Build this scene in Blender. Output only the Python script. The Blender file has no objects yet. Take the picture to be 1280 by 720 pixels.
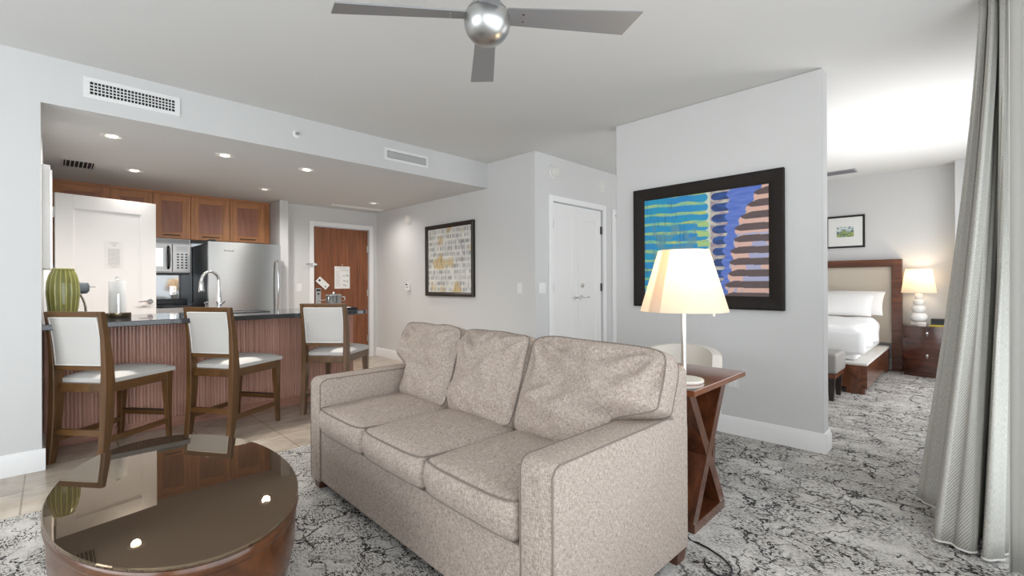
import bpy, bmesh, math, random
from math import sin, cos, pi, radians as R
from mathutils import Vector as V, Matrix, Euler, noise

# ------------------------------------------------------------------ camera, world, lights, exposure
S = bpy.context.scene
C = S.collection
cam_d = bpy.data.cameras.new('camera'); cam = bpy.data.objects.new('camera', cam_d); C.objects.link(cam)
PSI, ROLL, EYE = 0.7846, 0.0042, 1.17
cam_d.sensor_width = 36.0; cam_d.lens = 574.1/1280*36.0; cam_d.shift_y = -(360-354.68)/1280
cam_d.clip_start = 0.02
_f = V((cos(PSI), sin(PSI), 0)); _r = V((sin(PSI), -cos(PSI), 0)); _u = V((0, 0, 1))
_r2 = _r*cos(ROLL) - _u*sin(ROLL); _u2 = _u*cos(ROLL) + _r*sin(ROLL)
M = Matrix((_r2, _u2, -_f)).transposed().to_4x4(); M.translation = V((0, 0, EYE))
cam.matrix_world = M
S.camera = cam
S.view_settings.view_transform = 'Standard'; S.view_settings.look = 'None'
S.view_settings.exposure = 0.15; S.view_settings.gamma = 1.0; S.view_settings.use_curve_mapping = False
S.cycles.max_bounces = 10; S.cycles.diffuse_bounces = 6; S.cycles.glossy_bounces = 5; S.cycles.transmission_bounces = 6
S.cycles.sample_clamp_indirect = 6.0
S.cycles.use_denoising = True
W = bpy.data.worlds.new('daylight'); S.world = W; W.use_nodes = True
_bg = W.node_tree.nodes['Background']; _bg.inputs['Color'].default_value = (0.80, 0.90, 1.0, 1); _bg.inputs['Strength'].default_value = 1.5

def area(name, loc, target, sx, sy, power, color=(1, 1, 1), spread=180):
    d = bpy.data.lights.new(name, 'AREA'); d.shape = 'RECTANGLE'; d.size = sx; d.size_y = sy
    d.energy = power; d.color = color; d.spread = R(spread)
    o = bpy.data.objects.new(name, d); C.objects.link(o); o.location = loc
    o.rotation_euler = (V(target)-V(loc)).to_track_quat('-Z', 'Y').to_euler()
    return o
# daylight entering through the balcony glazing behind the camera and the bedroom window
area('living_window_daylight', (0.45, -0.44, 1.25), (0.45, 2, 1.25), 5.3, 2.2, 62, (0.95, 0.98, 1.0))
area('rear_fill', (-2.64, 1.9, 1.35), (0, 1.9, 1.35), 3.0, 2.0, 68, (0.95, 0.98, 1.0))  # added fill light at the unseen rear wall, to reach the hall
area('bedroom_window_daylight', (5.9, -0.44, 1.3), (5.9, 2, 1.3), 2.8, 2.0, 36, (1.0, 0.98, 0.97))
# sunlight bounced up from the balcony floor on to the bedroom ceiling
area('balcony_bounce', (5.55, -0.43, 0.45), (5.55, 0.75, 2.6), 2.3, 0.5, 17, (1.0, 0.98, 0.97), 75)

# ------------------------------------------------------------------ materials
def nt(m): return m.node_tree.nodes, m.node_tree.links
MATS = {}
def mat(name, col, rough=0.5, metal=0.0, spec=0.5, ior=None, coat=0.0, bump=0.0, bscale=200.0, emit=None, estr=0.0, var=0.0, vscale=3.0, trans=0.0, sheen=0.0):
    if name in MATS: return MATS[name]
    m = bpy.data.materials.new(name); m.use_nodes = True; n, l = nt(m)
    b = n['Principled BSDF']
    b.inputs['Base Color'].default_value = (*col, 1); b.inputs['Roughness'].default_value = rough
    b.inputs['Metallic'].default_value = metal; b.inputs['Specular IOR Level'].default_value = spec
    if ior: b.inputs['IOR'].default_value = ior
    b.inputs['Coat Weight'].default_value = coat; b.inputs['Coat Roughness'].default_value = 0.05
    b.inputs['Transmission Weight'].default_value = trans
    if sheen: b.inputs['Sheen Weight'].default_value = sheen
    if emit: b.inputs['Emission Color'].default_value = (*emit, 1); b.inputs['Emission Strength'].default_value = estr
    tc = n.new('ShaderNodeTexCoord')
    if var > 0:
        t = n.new('ShaderNodeTexNoise'); t.inputs['Scale'].default_value = vscale; t.inputs['Detail'].default_value = 4
        l.new(tc.outputs['Object'], t.inputs['Vector'])
        mx = n.new('ShaderNodeMix'); mx.data_type = 'RGBA'
        mx.inputs[6].default_value = (*[c*(1-var) for c in col], 1); mx.inputs[7].default_value = (*[min(1, c*(1+var)) for c in col], 1)
        l.new(t.outputs['Fac'], mx.inputs[0]); l.new(mx.outputs[2], b.inputs['Base Color'])
    if bump > 0:
        t = n.new('ShaderNodeTexNoise'); t.inputs['Scale'].default_value = bscale; t.inputs['Detail'].default_value = 3
        l.new(tc.outputs['Object'], t.inputs['Vector'])
        bp = n.new('ShaderNodeBump'); bp.inputs['Strength'].default_value = bump; bp.inputs['Distance'].default_value = 0.002
        l.new(t.outputs['Fac'], bp.inputs['Height']); l.new(bp.outputs['Normal'], b.inputs['Normal'])
    MATS[name] = m
    return m

def ramp(n, stops):
    r = n.new('ShaderNodeValToRGB'); e = r.color_ramp.elements
    while len(e) < len(stops): e.new(0.5)
    for el, (p, c) in zip(e, stops): el.position = p; el.color = (*c, 1)
    return r

def wood(name, dark, light, axis='Z', scale=6.0, rough=0.35, coat=0.2, stretch=14.0, spec=0.5):
    key = name+'_'+axis
    if key in MATS: return MATS[key]
    m = bpy.data.materials.new(key); m.use_nodes = True; n, l = nt(m); b = n['Principled BSDF']
    tc = n.new('ShaderNodeTexCoord'); mp = n.new('ShaderNodeMapping')
    sc = [scale*stretch/4]*3; sc['XYZ'.index(axis)] = scale/5.0
    mp.inputs['Scale'].default_value = sc
    l.new(tc.outputs['Object'], mp.inputs['Vector'])
    t = n.new('ShaderNodeTexNoise'); t.inputs['Scale'].default_value = 1.0; t.inputs['Detail'].default_value = 6; t.inputs['Roughness'].default_value = 0.6; t.inputs['Distortion'].default_value = 0.6
    l.new(mp.outputs['Vector'], t.inputs['Vector'])
    r = ramp(n, [(0.3, dark), (0.7, light)]); l.new(t.outputs['Fac'], r.inputs['Fac']); l.new(r.outputs['Color'], b.inputs['Base Color'])
    b.inputs['Roughness'].default_value = rough; b.inputs['Coat Weight'].default_value = coat; b.inputs['Coat Roughness'].default_value = 0.12
    b.inputs['Specular IOR Level'].default_value = spec
    MATS[key] = m
    return m

def weave(name, dark, light, scale=260.0, bump=0.35, rough=0.9, ratio=0.16):
    if name in MATS: return MATS[name]
    m = bpy.data.materials.new(name); m.use_nodes = True; n, l = nt(m); b = n['Principled BSDF']
    tc = n.new('ShaderNodeTexCoord'); outs = []
    for sc in ((scale*ratio, scale*ratio, scale), (scale, scale*ratio, scale*ratio), (scale*ratio, scale, scale*ratio)):
        mp = n.new('ShaderNodeMapping'); mp.inputs['Scale'].default_value = sc; l.new(tc.outputs['Object'], mp.inputs['Vector'])
        t = n.new('ShaderNodeTexNoise'); t.inputs['Scale'].default_value = 1.0; t.inputs['Detail'].default_value = 2
        l.new(mp.outputs['Vector'], t.inputs['Vector']); outs.append(t.outputs['Fac'])
    def mth(op, x, y):
        q = n.new('ShaderNodeMath'); q.operation = op
        for i, v in enumerate((x, y)):
            if isinstance(v, (int, float)): q.inputs[i].default_value = v
            else: l.new(v, q.inputs[i])
        return q.outputs[0]
    # leave out, per face, the thread set that runs through the cloth
    sp = n.new('ShaderNodeSeparateXYZ'); l.new(tc.outputs['Normal'], sp.inputs[0])
    num = den = None
    for o_, ax in ((outs[0], 'Z'), (outs[1], 'X'), (outs[2], 'Y')):
        w_ = mth('SUBTRACT', 1.02, mth('ABSOLUTE', sp.outputs[ax], 0.0)); t_ = mth('MULTIPLY', o_, w_)
        num = t_ if num is None else mth('ADD', num, t_); den = w_ if den is None else mth('ADD', den, w_)
    d = n.new('ShaderNodeMath'); d.operation = 'DIVIDE'; l.new(num, d.inputs[0]); l.new(den, d.inputs[1])
    r = ramp(n, [(0.37, dark), (0.63, light)]); l.new(d.outputs[0], r.inputs['Fac']); l.new(r.outputs['Color'], b.inputs['Base Color'])
    bp = n.new('ShaderNodeBump'); bp.inputs['Strength'].default_value = bump; bp.inputs['Distance'].default_value = 0.003
    l.new(d.outputs[0], bp.inputs['Height']); l.new(bp.outputs['Normal'], b.inputs['Normal'])
    b.inputs['Roughness'].default_value = rough; b.inputs['Specular IOR Level'].default_value = 0.2
    MATS[name] = m
    return m

def paint_art(name, rough=0.5):
    m = bpy.data.materials.new(name); m.use_nodes = True; n, l = nt(m); b = n['Principled BSDF']
    a = n.new('ShaderNodeVertexColor'); a.layer_name = 'paint'
    l.new(a.outputs['Color'], b.inputs['Base Color']); b.inputs['Roughness'].default_value = rough
    return m

def srgb(r, g, b):
    f = lambda v: (v/255/12.92) if v/255 <= 0.04045 else ((v/255+0.055)/1.055)**2.4
    return (f(r), f(g), f(b))

wall_m = mat('wall_paint', (0.66, 0.66, 0.655), 0.85, spec=0.2, bump=0.06, bscale=350)
ceil_m = mat('ceiling_paint', (0.70, 0.70, 0.69), 0.9, spec=0.2)
white_m = mat('white_trim_paint', (0.86, 0.86, 0.86), 0.4, spec=0.4)
door_m = mat('white_door_paint', (0.84, 0.84, 0.83), 0.4, spec=0.4)
plastic_m = mat('white_plastic', (0.82, 0.82, 0.81), 0.4)
chrome_m = mat('chrome', (0.80, 0.80, 0.80), 0.1, 1.0)
nickel_m = mat('brushed_nickel', (0.55, 0.55, 0.54), 0.3, 1.0)
steel_m = mat('stainless_steel', (0.43, 0.43, 0.42), 0.30, 1.0)
_b = steel_m.node_tree.nodes['Principled BSDF']; _b.inputs['Anisotropic'].default_value = 0.75; _b.inputs['Anisotropic Rotation'].default_value = 0.25
_t = steel_m.node_tree.nodes.new('ShaderNodeTangent'); _t.direction_type = 'RADIAL'; _t.axis = 'Z'; steel_m.node_tree.links.new(_t.outputs[0], _b.inputs['Tangent'])
dark_metal = mat('dark_metal', (0.06, 0.055, 0.05), 0.4, 0.8)
black_m = mat('black_plastic', (0.012, 0.012, 0.014), 0.35)
grey_plastic = mat('slate_grey_plastic', (0.09, 0.11, 0.125), 0.4)
void_m = mat('vent_hole_shade', (0.02, 0.02, 0.022), 0.9)  # shade inside the vents, painted as a near-black backing sheet
paper_m = mat('printed_paper', (0.80, 0.80, 0.78), 0.7)
ink_m = mat('grey_ink', (0.22, 0.22, 0.23), 0.8)
ink_light = mat('pale_grey_ink', (0.5, 0.5, 0.49), 0.8)
cream_m = mat('cream_upholstery', (0.60, 0.585, 0.56), 0.6, spec=0.35, bump=0.05, bscale=300)
linen_m = mat('white_linen', (0.85, 0.85, 0.85), 0.85, spec=0.2, bump=0.1, bscale=60)
grey_leather = mat('grey_leather', (0.30, 0.285, 0.27), 0.4)

# ------------------------------------------------------------------ mesh helpers
class MB:
    def __init__(s): s.bm = bmesh.new(); s.bev = False
    def box(s, c, d, rot=None, bevel=0.0, seg=2):
        g = bmesh.ops.create_cube(s.bm, size=1.0); vs = g['verts']
        for v in vs: v.co = V((v.co.x*d[0], v.co.y*d[1], v.co.z*d[2]))
        if bevel > 0:
            s.bev = True
            es = list({e for v in vs for e in v.link_edges})
            r = bmesh.ops.bevel(s.bm, geom=es, offset=bevel, segments=seg, affect='EDGES', profile=0.5)
            vs = list({v for f in r['faces'] for v in f.verts} | {v for v in vs if v.is_valid})
            vs = list(set(vs) | {v for vv in vs for f in vv.link_faces for v in f.verts})
        m = Matrix.Translation(V(c))
        if rot is not None: m = m @ (rot if isinstance(rot, Matrix) else Euler(rot).to_matrix().to_4x4())
        for v in vs: v.co = m @ v.co
        return s
    def b2(s, x0, x1, y0, y1, z0, z1, bevel=0.0, seg=2):
        return s.box(((x0+x1)/2, (y0+y1)/2, (z0+z1)/2), (abs(x1-x0), abs(y1-y0), abs(z1-z0)), None, bevel, seg)
    def lathe(s, prof, seg=32, c=(0, 0, 0), sx=1.0, sy=1.0, rot=None, caps=True):
        m = Matrix.Translation(V(c))
        if rot is not None: m = m @ (rot if isinstance(rot, Matrix) else Euler(rot).to_matrix().to_4x4())
        rings = []
        for r, z in prof:
            if r < 1e-6: rings.append([s.bm.verts.new(m @ V((0, 0, z)))])
            else: rings.append([s.bm.verts.new(m @ V((r*sx*cos(2*pi*i/seg), r*sy*sin(2*pi*i/seg), z))) for i in range(seg)])
        for a, b in zip(rings, rings[1:]):
            for i in range(seg):
                j = (i+1) % seg
                if len(a) == 1 and len(b) == 1: continue
                if len(a) == 1: s.bm.faces.new((a[0], b[j], b[i]))
                elif len(b) == 1: s.bm.faces.new((a[i], a[j], b[0]))
                else: s.bm.faces.new((a[i], a[j], b[j], b[i]))
        if caps:
            if len(rings[0]) > 1: s.bm.faces.new(list(reversed(rings[0])))
            if len(rings[-1]) > 1: s.bm.faces.new(rings[-1])
        return s
    def cyl(s, p0, p1, r0, r1=None, seg=20):
        p0, p1 = V(p0), V(p1); d = p1-p0
        q = d.to_track_quat('Z', 'Y').to_matrix().to_4x4()
        return s.lathe([(r0, 0), (r1 if r1 is not None else r0, d.length)], seg, p0, rot=q)
    def tube(s, pts, r, seg=8, closed=False):
        pts = [V(p) for p in pts]; n = len(pts); rings = []
        rad = r if isinstance(r, (list, tuple)) else [r]*n
        up = None
        for i, p in enumerate(pts):
            if closed: t = pts[(i+1) % n]-pts[i-1]
            else: t = pts[min(i+1, n-1)]-pts[max(i-1, 0)]
            if t.length < 1e-9: t = V((0, 0, 1))
            t.normalize()
            if up is None: up = t.orthogonal().normalized()
            up = (up - t*up.dot(t))
            if up.length < 1e-6: up = t.orthogonal()
            up.normalize(); w = t.cross(up)
            rings.append([s.bm.verts.new(p+(up*cos(2*pi*k/seg)+w*sin(2*pi*k/seg))*rad[i]) for k in range(seg)])
        for i in range(n if closed else n-1):
            a, b = rings[i], rings[(i+1) % n]
            for k in range(seg): s.bm.faces.new((a[k], a[(k+1) % seg], b[(k+1) % seg], b[k]))
        if not closed:
            s.bm.faces.new(list(reversed(rings[0]))); s.bm.faces.new(rings[-1])
        return s
    def sections(s, secs, caps=True):
        """loft through equal-length loops of points"""
        rings = [[s.bm.verts.new(V(p)) for p in q] for q in secs]; n = len(rings[0])
        for a, b in zip(rings, rings[1:]):
            for k in range(n): s.bm.faces.new((a[k], a[(k+1) % n], b[(k+1) % n], b[k]))
        if caps: s.bm.faces.new(list(reversed(rings[0]))); s.bm.faces.new(rings[-1])
        return s
    def prism(s, poly, o, ex, ey, ez, t):
        """polygon (u, v) in the plane o + u ex + v ey, pushed t along ez"""
        o, ex, ey, ez = V(o), V(ex), V(ey), V(ez)
        return s.sections([[o+ex*u+ey*v for u, v in poly], [o+ex*u+ey*v+ez*t for u, v in poly]])
    def grid(s, f, nu, nv, closed_u=False):
        vs = [[s.bm.verts.new(V(f(i/nu, j/nv))) for j in range(nv+1)] for i in range(nu if closed_u else nu+1)]
        N = len(vs)
        for i in range(nu):
            for j in range(nv):
                a, b = vs[i], vs[(i+1) % N]
                s.bm.faces.new((a[j], b[j], b[j+1], a[j+1]))
        return s
    def build(s, name, m, parent=None, loc=None, rotz=0.0, smooth=35, recalc=True):
        if recalc: bmesh.ops.recalc_face_normals(s.bm, faces=s.bm.faces)
        me = bpy.data.meshes.new(name); s.bm.to_mesh(me); s.bm.free()
        for mm in (m if isinstance(m, (list, tuple)) else [m]): me.materials.append(mm)
        if smooth:
            for p in me.polygons: p.use_smooth = True
            me.set_sharp_from_angle(angle=R(smooth))
        o = bpy.data.objects.new(name, me); C.objects.link(o)
        if s.bev and smooth:                       # keep the broad faces of bevelled boxes flat
            wn = o.modifiers.new('flat_faces', 'WEIGHTED_NORMAL'); wn.weight = 100; wn.keep_sharp = True
        if parent is not None: o.parent = parent
        if loc is not None: o.location = loc
        if rotz: o.rotation_euler = (0, 0, rotz)
        return o

def merged(name, parts, parent=None):
    """several meshes, each with its own material, as one object"""
    big = bmesh.new(); mats = []
    for k, (mb, m) in enumerate(parts):
        bmesh.ops.recalc_face_normals(mb.bm, faces=mb.bm.faces)
        vm = {v: big.verts.new(v.co) for v in mb.bm.verts}
        for f in mb.bm.faces: nf = big.faces.new([vm[v] for v in f.verts]); nf.material_index = k
        mb.bm.free(); mats.append(m)
    me = bpy.data.meshes.new(name); big.to_mesh(me); big.free()
    for m in mats: me.materials.append(m)
    o = bpy.data.objects.new(name, me); C.objects.link(o)
    if parent is not None: o.parent = parent
    return o
def thing(name, label, cat, loc=(0, 0, 0), rotz=0.0, group=None, rot=None):
    o = bpy.data.objects.new(name, None); C.objects.link(o); o.empty_display_size = 0.05
    o.location = loc; o.rotation_euler = rot if rot else (0, 0, rotz)
    o['label'] = label; o['category'] = cat
    if group: o['group'] = group
    return o
def tag(o, label, cat, group=None):
    o['label'] = label; o['category'] = cat
    if group: o['group'] = group
    return o
def struct(name, mb, m, parent=None, **k):
    o = mb.build(name, m, parent, smooth=k.pop('smooth', 35), **k)
    if parent is None: o['kind'] = 'structure'
    return o
def dup(root, loc, rotz, label=None, group=None):
    r = root.copy(); C.objects.link(r); r.location = loc; r.rotation_euler = (0, 0, rotz)
    if label: r['label'] = label
    if group: r['group'] = group
    for ch in list(root.children):
        c = ch.copy(); C.objects.link(c); c.parent = r
        for g in list(ch.children):
            d = g.copy(); C.objects.link(d); d.parent = c
    return r

# ------------------------------------------------------------------ dimensions
XS, YW, ZC, ZK = -0.048, 4.178, 2.641, 2.338      # kitchen jamb, kitchen opening plane, ceilings
XH, YE, YP = 3.775, 6.92, 3.41                     # hall wall, entry wall, closet wall
XP, PY0, PY1 = 3.726, 0.712, 2.344                 # partition
XB = 7.95                                          # bedroom back wall
YWIN, XREAR = -0.50, -2.70

# ------------------------------------------------------------------ the setting
def carpet_mat():
    m = bpy.data.materials.new('carpet'); m.use_nodes = True; n, l = nt(m); b = n['Principled BSDF']
    tc = n.new('ShaderNodeTexCoord')
    def noise_(scale, vec, detail=3, rough=0.6, dist=0.0):
        t = n.new('ShaderNodeTexNoise'); t.inputs['Scale'].default_value = scale; t.inputs['Detail'].default_value = detail
        t.inputs['Roughness'].default_value = rough; t.inputs['Distortion'].default_value = dist
        l.new(vec, t.inputs['Vector']); return t
    def mapping(sc, rot=0):
        mp = n.new('ShaderNodeMapping'); mp.inputs['Scale'].default_value = sc; mp.inputs['Rotation'].default_value = (0, 0, rot)
        l.new(tc.outputs['Object'], mp.inputs['Vector']); return mp.outputs['Vector']
    def math_(op, a, c):
        q = n.new('ShaderNodeMath'); q.operation = op
        for i, v in enumerate((a, c)):
            if isinstance(v, (int, float)): q.inputs[i].default_value = v
            else: l.new(v, q.inputs[i])
        return q.outputs[0]
    def step(v, lo, hi):
        q = n.new('ShaderNodeMapRange'); q.inputs['From Min'].default_value = lo; q.inputs['From Max'].default_value = hi
        l.new(v, q.inputs['Value']); return q.outputs['Result']
    # warp
    base = mapping((1, 1, 1))
    wn = noise_(5.5, base, 4, 0.65)
    sub = n.new('ShaderNodeVectorMath'); sub.operation = 'SUBTRACT'; sub.inputs[1].default_value = (0.5, 0.5, 0.5); l.new(wn.outputs['Color'], sub.inputs[0])
    scl = n.new('ShaderNodeVectorMath'); scl.operation = 'SCALE'; scl.inputs['Scale'].default_value = 0.30; l.new(sub.outputs[0], scl.inputs[0])
    add = n.new('ShaderNodeVectorMath'); add.operation = 'ADD'; l.new(base, add.inputs[0]); l.new(scl.outputs[0], add.inputs[1])
    def lines(sc, width, rnd=1.0):
        mp = n.new('ShaderNodeMapping'); mp.inputs['Scale'].default_value = sc; l.new(add.outputs[0], mp.inputs['Vector'])
        v = n.new('ShaderNodeTexVoronoi'); v.feature = 'DISTANCE_TO_EDGE'; v.inputs['Scale'].default_value = 1.0; v.voronoi_dimensions = '2D'
        l.new(mp.outputs['Vector'], v.inputs['Vector'])
        return step(v.outputs['Distance'], width, width*0.55)
    brk = step(noise_(3.3, base, 2).outputs['Fac'], 0.44, 0.50)
    L1 = math_('MULTIPLY', lines((3.6, 2.6, 1), 0.022), brk)
    brk2 = step(noise_(4.1, mapping((1, 1, 1), 0.8), 2).outputs['Fac'], 0.50, 0.56)
    L2 = math_('MULTIPLY', lines((6.5, 4.2, 1), 0.034), brk2)
    brk3 = step(noise_(2.7, mapping((1.3, 1, 1), 2.1), 3).outputs['Fac'], 0.47, 0.53)
    L3 = math_('MULTIPLY', lines((11.0, 7.0, 1), 0.05), brk3)
    # streaky specks
    sp = step(noise_(1.0, mapping((150, 52, 1)), 2, 0.7).outputs['Fac'], 0.50, 0.57)
    cl = step(noise_(6.0, base, 4, 0.6).outputs['Fac'], 0.34, 0.56)
    SP = math_('MULTIPLY', sp, cl)
    fray = step(noise_(1.0, mapping((120, 70, 1)), 2, 0.7).outputs['Fac'], 0.30, 0.42)
    dark = math_('MAXIMUM', math_('MULTIPLY', math_('MAXIMUM', math_('MAXIMUM', L1, L2), L3), fray), SP)
    tone = noise_(2.5, mapping((1.6, 0.6, 1)), 5, 0.7)
    r = ramp(n, [(0.3, (0.42, 0.395, 0.365)), (0.7, (0.76, 0.74, 0.71))]); l.new(tone.outputs['Fac'], r.inputs['Fac'])
    fine = noise_(1.0, mapping((260, 110, 1)), 2, 0.7)
    rf = ramp(n, [(0.3, (0.72, 0.72, 0.72)), (0.7, (1.1, 1.1, 1.1))]); l.new(fine.outputs['Fac'], rf.inputs['Fac'])
    mul = n.new('ShaderNodeMix'); mul.data_type = 'RGBA'; mul.blend_type = 'MULTIPLY'; mul.inputs[0].default_value = 1.0
    l.new(r.outputs['Color'], mul.inputs[6]); l.new(rf.outputs['Color'], mul.inputs[7])
    mx = n.new('ShaderNodeMix'); mx.data_type = 'RGBA'; l.new(math_('MULTIPLY', dark, 0.97), mx.inputs[0])
    l.new(mul.outputs[2], mx.inputs[6]); mx.inputs[7].default_value = (0.013, 0.012, 0.012, 1)
    l.new(mx.outputs[2], b.inputs['Base Color']); b.inputs['Roughness'].default_value = 0.95; b.inputs['Specular IOR Level'].default_value = 0.1
    bp = n.new('ShaderNodeBump'); bp.inputs['Strength'].default_value = 0.3; bp.inputs['Distance'].default_value = 0.004
    l.new(fine.outputs['Fac'], bp.inputs['Height']); l.new(bp.outputs['Normal'], b.inputs['Normal'])
    return m

def tile_mat():
    m = bpy.data.materials.new('travertine_tile'); m.use_nodes = True; n, l = nt(m); b = n['Principled BSDF']
    tc = n.new('ShaderNodeTexCoord')
    mp = n.new('ShaderNodeMapping'); mp.inputs['Location'].default_value = (0.12, 0.33, 0); l.new(tc.outputs['Object'], mp.inputs['Vector'])
    br = n.new('ShaderNodeTexBrick'); br.offset = 0.0; br.inputs['Scale'].default_value = 1.0
    br.inputs['Brick Width'].default_value = 0.46; br.inputs['Row Height'].default_value = 0.46; br.inputs['Mortar Size'].default_value = 0.004
    br.inputs['Color1'].default_value = (1, 1, 1, 1); br.inputs['Color2'].default_value = (0.88, 0.88, 0.88, 1); br.inputs['Mortar'].default_value = (0.55, 0.52, 0.48, 1)
    l.new(mp.outputs['Vector'], br.inputs['Vector'])
    t = n.new('ShaderNodeTexNoise'); t.inputs['Scale'].default_value = 3.0; t.inputs['Detail'].default_value = 7; t.inputs['Roughness'].default_value = 0.65; t.inputs['Distortion'].default_value = 0.8
    m2 = n.new('ShaderNodeMapping'); m2.inputs['Scale'].default_value = (1.0, 2.2, 1); l.new(tc.outputs['Object'], m2.inputs['Vector']); l.new(m2.outputs['Vector'], t.inputs['Vector'])
    r = ramp(n, [(0.3, (0.35, 0.29, 0.23)), (0.55, (0.50, 0.43, 0.35)), (0.75, (0.60, 0.53, 0.45))]); l.new(t.outputs['Fac'], r.inputs['Fac'])
    mul = n.new('ShaderNodeMix'); mul.data_type = 'RGBA'; mul.blend_type = 'MULTIPLY'; mul.inputs[0].default_value = 1.0
    l.new(r.outputs['Color'], mul.inputs[6]); l.new(br.outputs['Color'], mul.inputs[7]); l.new(mul.outputs[2], b.inputs['Base Color'])
    b.inputs['Roughness'].default_value = 0.22
    return m

YT = 3.43
struct('floor', MB().b2(XREAR, XH+0.12, YT, 7.6, -0.1, 0.0), tile_mat())
struct('floor_carpet', MB().b2(XREAR, XB, YWIN, YT, -0.1, 0.0), carpet_mat())
struct('ceiling', MB().b2(XREAR-0.1, XB+0.1, YWIN-0.1, 7.6, ZC, ZC+0.1), ceil_m)
struct('ceiling_kitchen', MB().b2(XS, XH, YW, 7.5, ZK, ZC), wall_m)
struct('wall_left', MB().b2(XREAR, XS, YW, 7.6, 0, ZC), wall_m)
struct('wall_kitchen', MB().b2(XS, 2.22, 7.46, 7.6, 0, ZK), wall_m)
struct('wall_stub', MB().b2(2.22, 2.33, 6.73, 7.6, 0, ZK), wall_m)
e0, e1, eh = 2.752, 3.642, 2.05
struct('wall_entry', MB().b2(2.33, e0, YE, YE+0.12, 0, ZK).b2(e1, XH, YE, YE+0.12, 0, ZK).b2(e0, e1, YE, YE+0.12, eh, ZK), wall_m)
struct('wall_hall', MB().b2(XH, XH+0.12, YP+0.12, YE+0.12, 0, ZC), wall_m)
c0, c1, ch = 4.07, 5.091, 2.122
d0, d1, dh = 5.372, 6.20, 2.095
struct('wall_closet', MB().b2(XH, c0, YP, YP+0.12, 0, ZC).b2(c1, d0, YP, YP+0.12, 0, ZC).b2(d1, XB, YP, YP+0.12, 0, ZC).b2(c0, c1, YP, YP+0.12, ch, ZC).b2(d0, d1, YP, YP+0.12, dh, ZC), wall_m)
struct('wall_partition', MB().b2(XP, XP+0.145, PY0, PY1, 0, ZC, 0.012, 3), wall_m)
struct('wall_bedroom', MB().b2(XB, XB+0.12, YWIN, YP, 0, ZC), wall_m)
struct('wall_bedroom_pilaster', MB().b2(7.72, XB, YWIN, 0.13, 0, ZC), wall_m)
w0, w1, b0, b1 = -2.3, 3.2, 4.4, 7.4
struct('wall_window', MB().b2(XREAR, w0, YWIN-0.15, YWIN, 0, ZC).b2(w1, b0, YWIN-0.15, YWIN, 0, ZC).b2(b1, XB, YWIN-0.15, YWIN, 0, ZC)
       .b2(w0, w1, YWIN-0.15, YWIN, 2.42, ZC).b2(b0, b1, YWIN-0.15, YWIN, 2.42, ZC).b2(b0, b1, YWIN-0.15, YWIN, 0, 0.25), wall_m)
struct('wall_rear', MB().b2(XREAR-0.12, XREAR, YWIN-0.15, 0.3, 0, ZC).b2(XREAR-0.12, XREAR, 3.5, 4.3, 0, ZC).b2(XREAR-0.12, XREAR, 0.3, 3.5, 2.42, ZC).b2(XREAR-0.12, XREAR, 0.3, 3.5, 0, 0.25), wall_m)
glass_m = mat('window_glass', (0.95, 0.97, 0.97), 0.0, trans=1.0, ior=1.45)
alu_m = mat('bronze_aluminium', (0.05, 0.05, 0.055), 0.45, 0.6)
def window(name, along, a0, a1, z0, z1, fixed, nm):
    f = MB(); t = 0.05
    def bx(p0, p1, q0, q1):
        if along == 'X': f.b2(p0, p1, fixed-0.03, fixed+0.03, q0, q1)
        else: f.b2(fixed-0.03, fixed+0.03, p0, p1, q0, q1)
    bx(a0, a1, z0, z0+t); bx(a0, a1, z1-t, z1)
    for k in range(nm+1):
        p = a0+(a1-a0-t)*k/nm; bx(p, p+t, z0+t, z1-t)
    w = struct(name, f, alu_m)
    g = MB()
    if along == 'X': g.b2(a0+t, a1-t, fixed-0.005, fixed+0.005, z0+t, z1-t)
    else: g.b2(fixed-0.005, fixed+0.005, a0+t, a1-t, z0+t, z1-t)
    g.build('window_pane', glass_m, w)
window('window_1', 'X', w0, w1, 0.0, 2.42, YWIN-0.08, 4)
window('window_2', 'X', b0, b1, 0.25, 2.42, YWIN-0.08, 3)
window('window_3', 'Y', 0.3, 3.5, 0.25, 2.42, XREAR-0.07, 3)

def base_prof(name, p0, p1, nrm, ext0=0.0, ext1=0.0):
    p0, p1 = V((*p0, 0)), V((*p1, 0)); d = (p1-p0).normalized(); nv = V((*nrm, 0))
    p0 = p0-d*ext0; p1 = p1+d*ext1
    poly = [(0, 0), (0.016, 0), (0.016, 0.105), (0.011, 0.118), (0.007, 0.132), (0, 0.135)]
    o = MB().sections([[p0+nv*u+V((0, 0, v)) for u, v in poly], [p1+nv*u+V((0, 0, v)) for u, v in poly]]).build(name, white_m, smooth=25)
    o['kind'] = 'structure'
    return o
base_prof('baseboard_left', (XREAR, YW), (XS, YW), (0, -1), 0, 0.016)
base_prof('baseboard_jamb', (XS, YW), (XS, 4.62), (1, 0))
base_prof('baseboard_hall', (XH, YP), (XH, YE), (-1, 0))
base_prof('baseboard_partition', (XP, PY0), (XP, PY1), (-1, 0), 0.016, 0.016)
base_prof('baseboard_partition_end', (XP, PY0), (XP+0.145, PY0), (0, -1), 0, 0.016)
base_prof('baseboard_closet', (XH, YP), (c0-0.07, YP), (0, -1))
base_prof('baseboard_bedroom', (XB, 0.13), (XB, YP), (-1, 0))
base_prof('baseboard_pilaster', (7.72, 0.13), (XB, 0.13), (0, 1))

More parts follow.
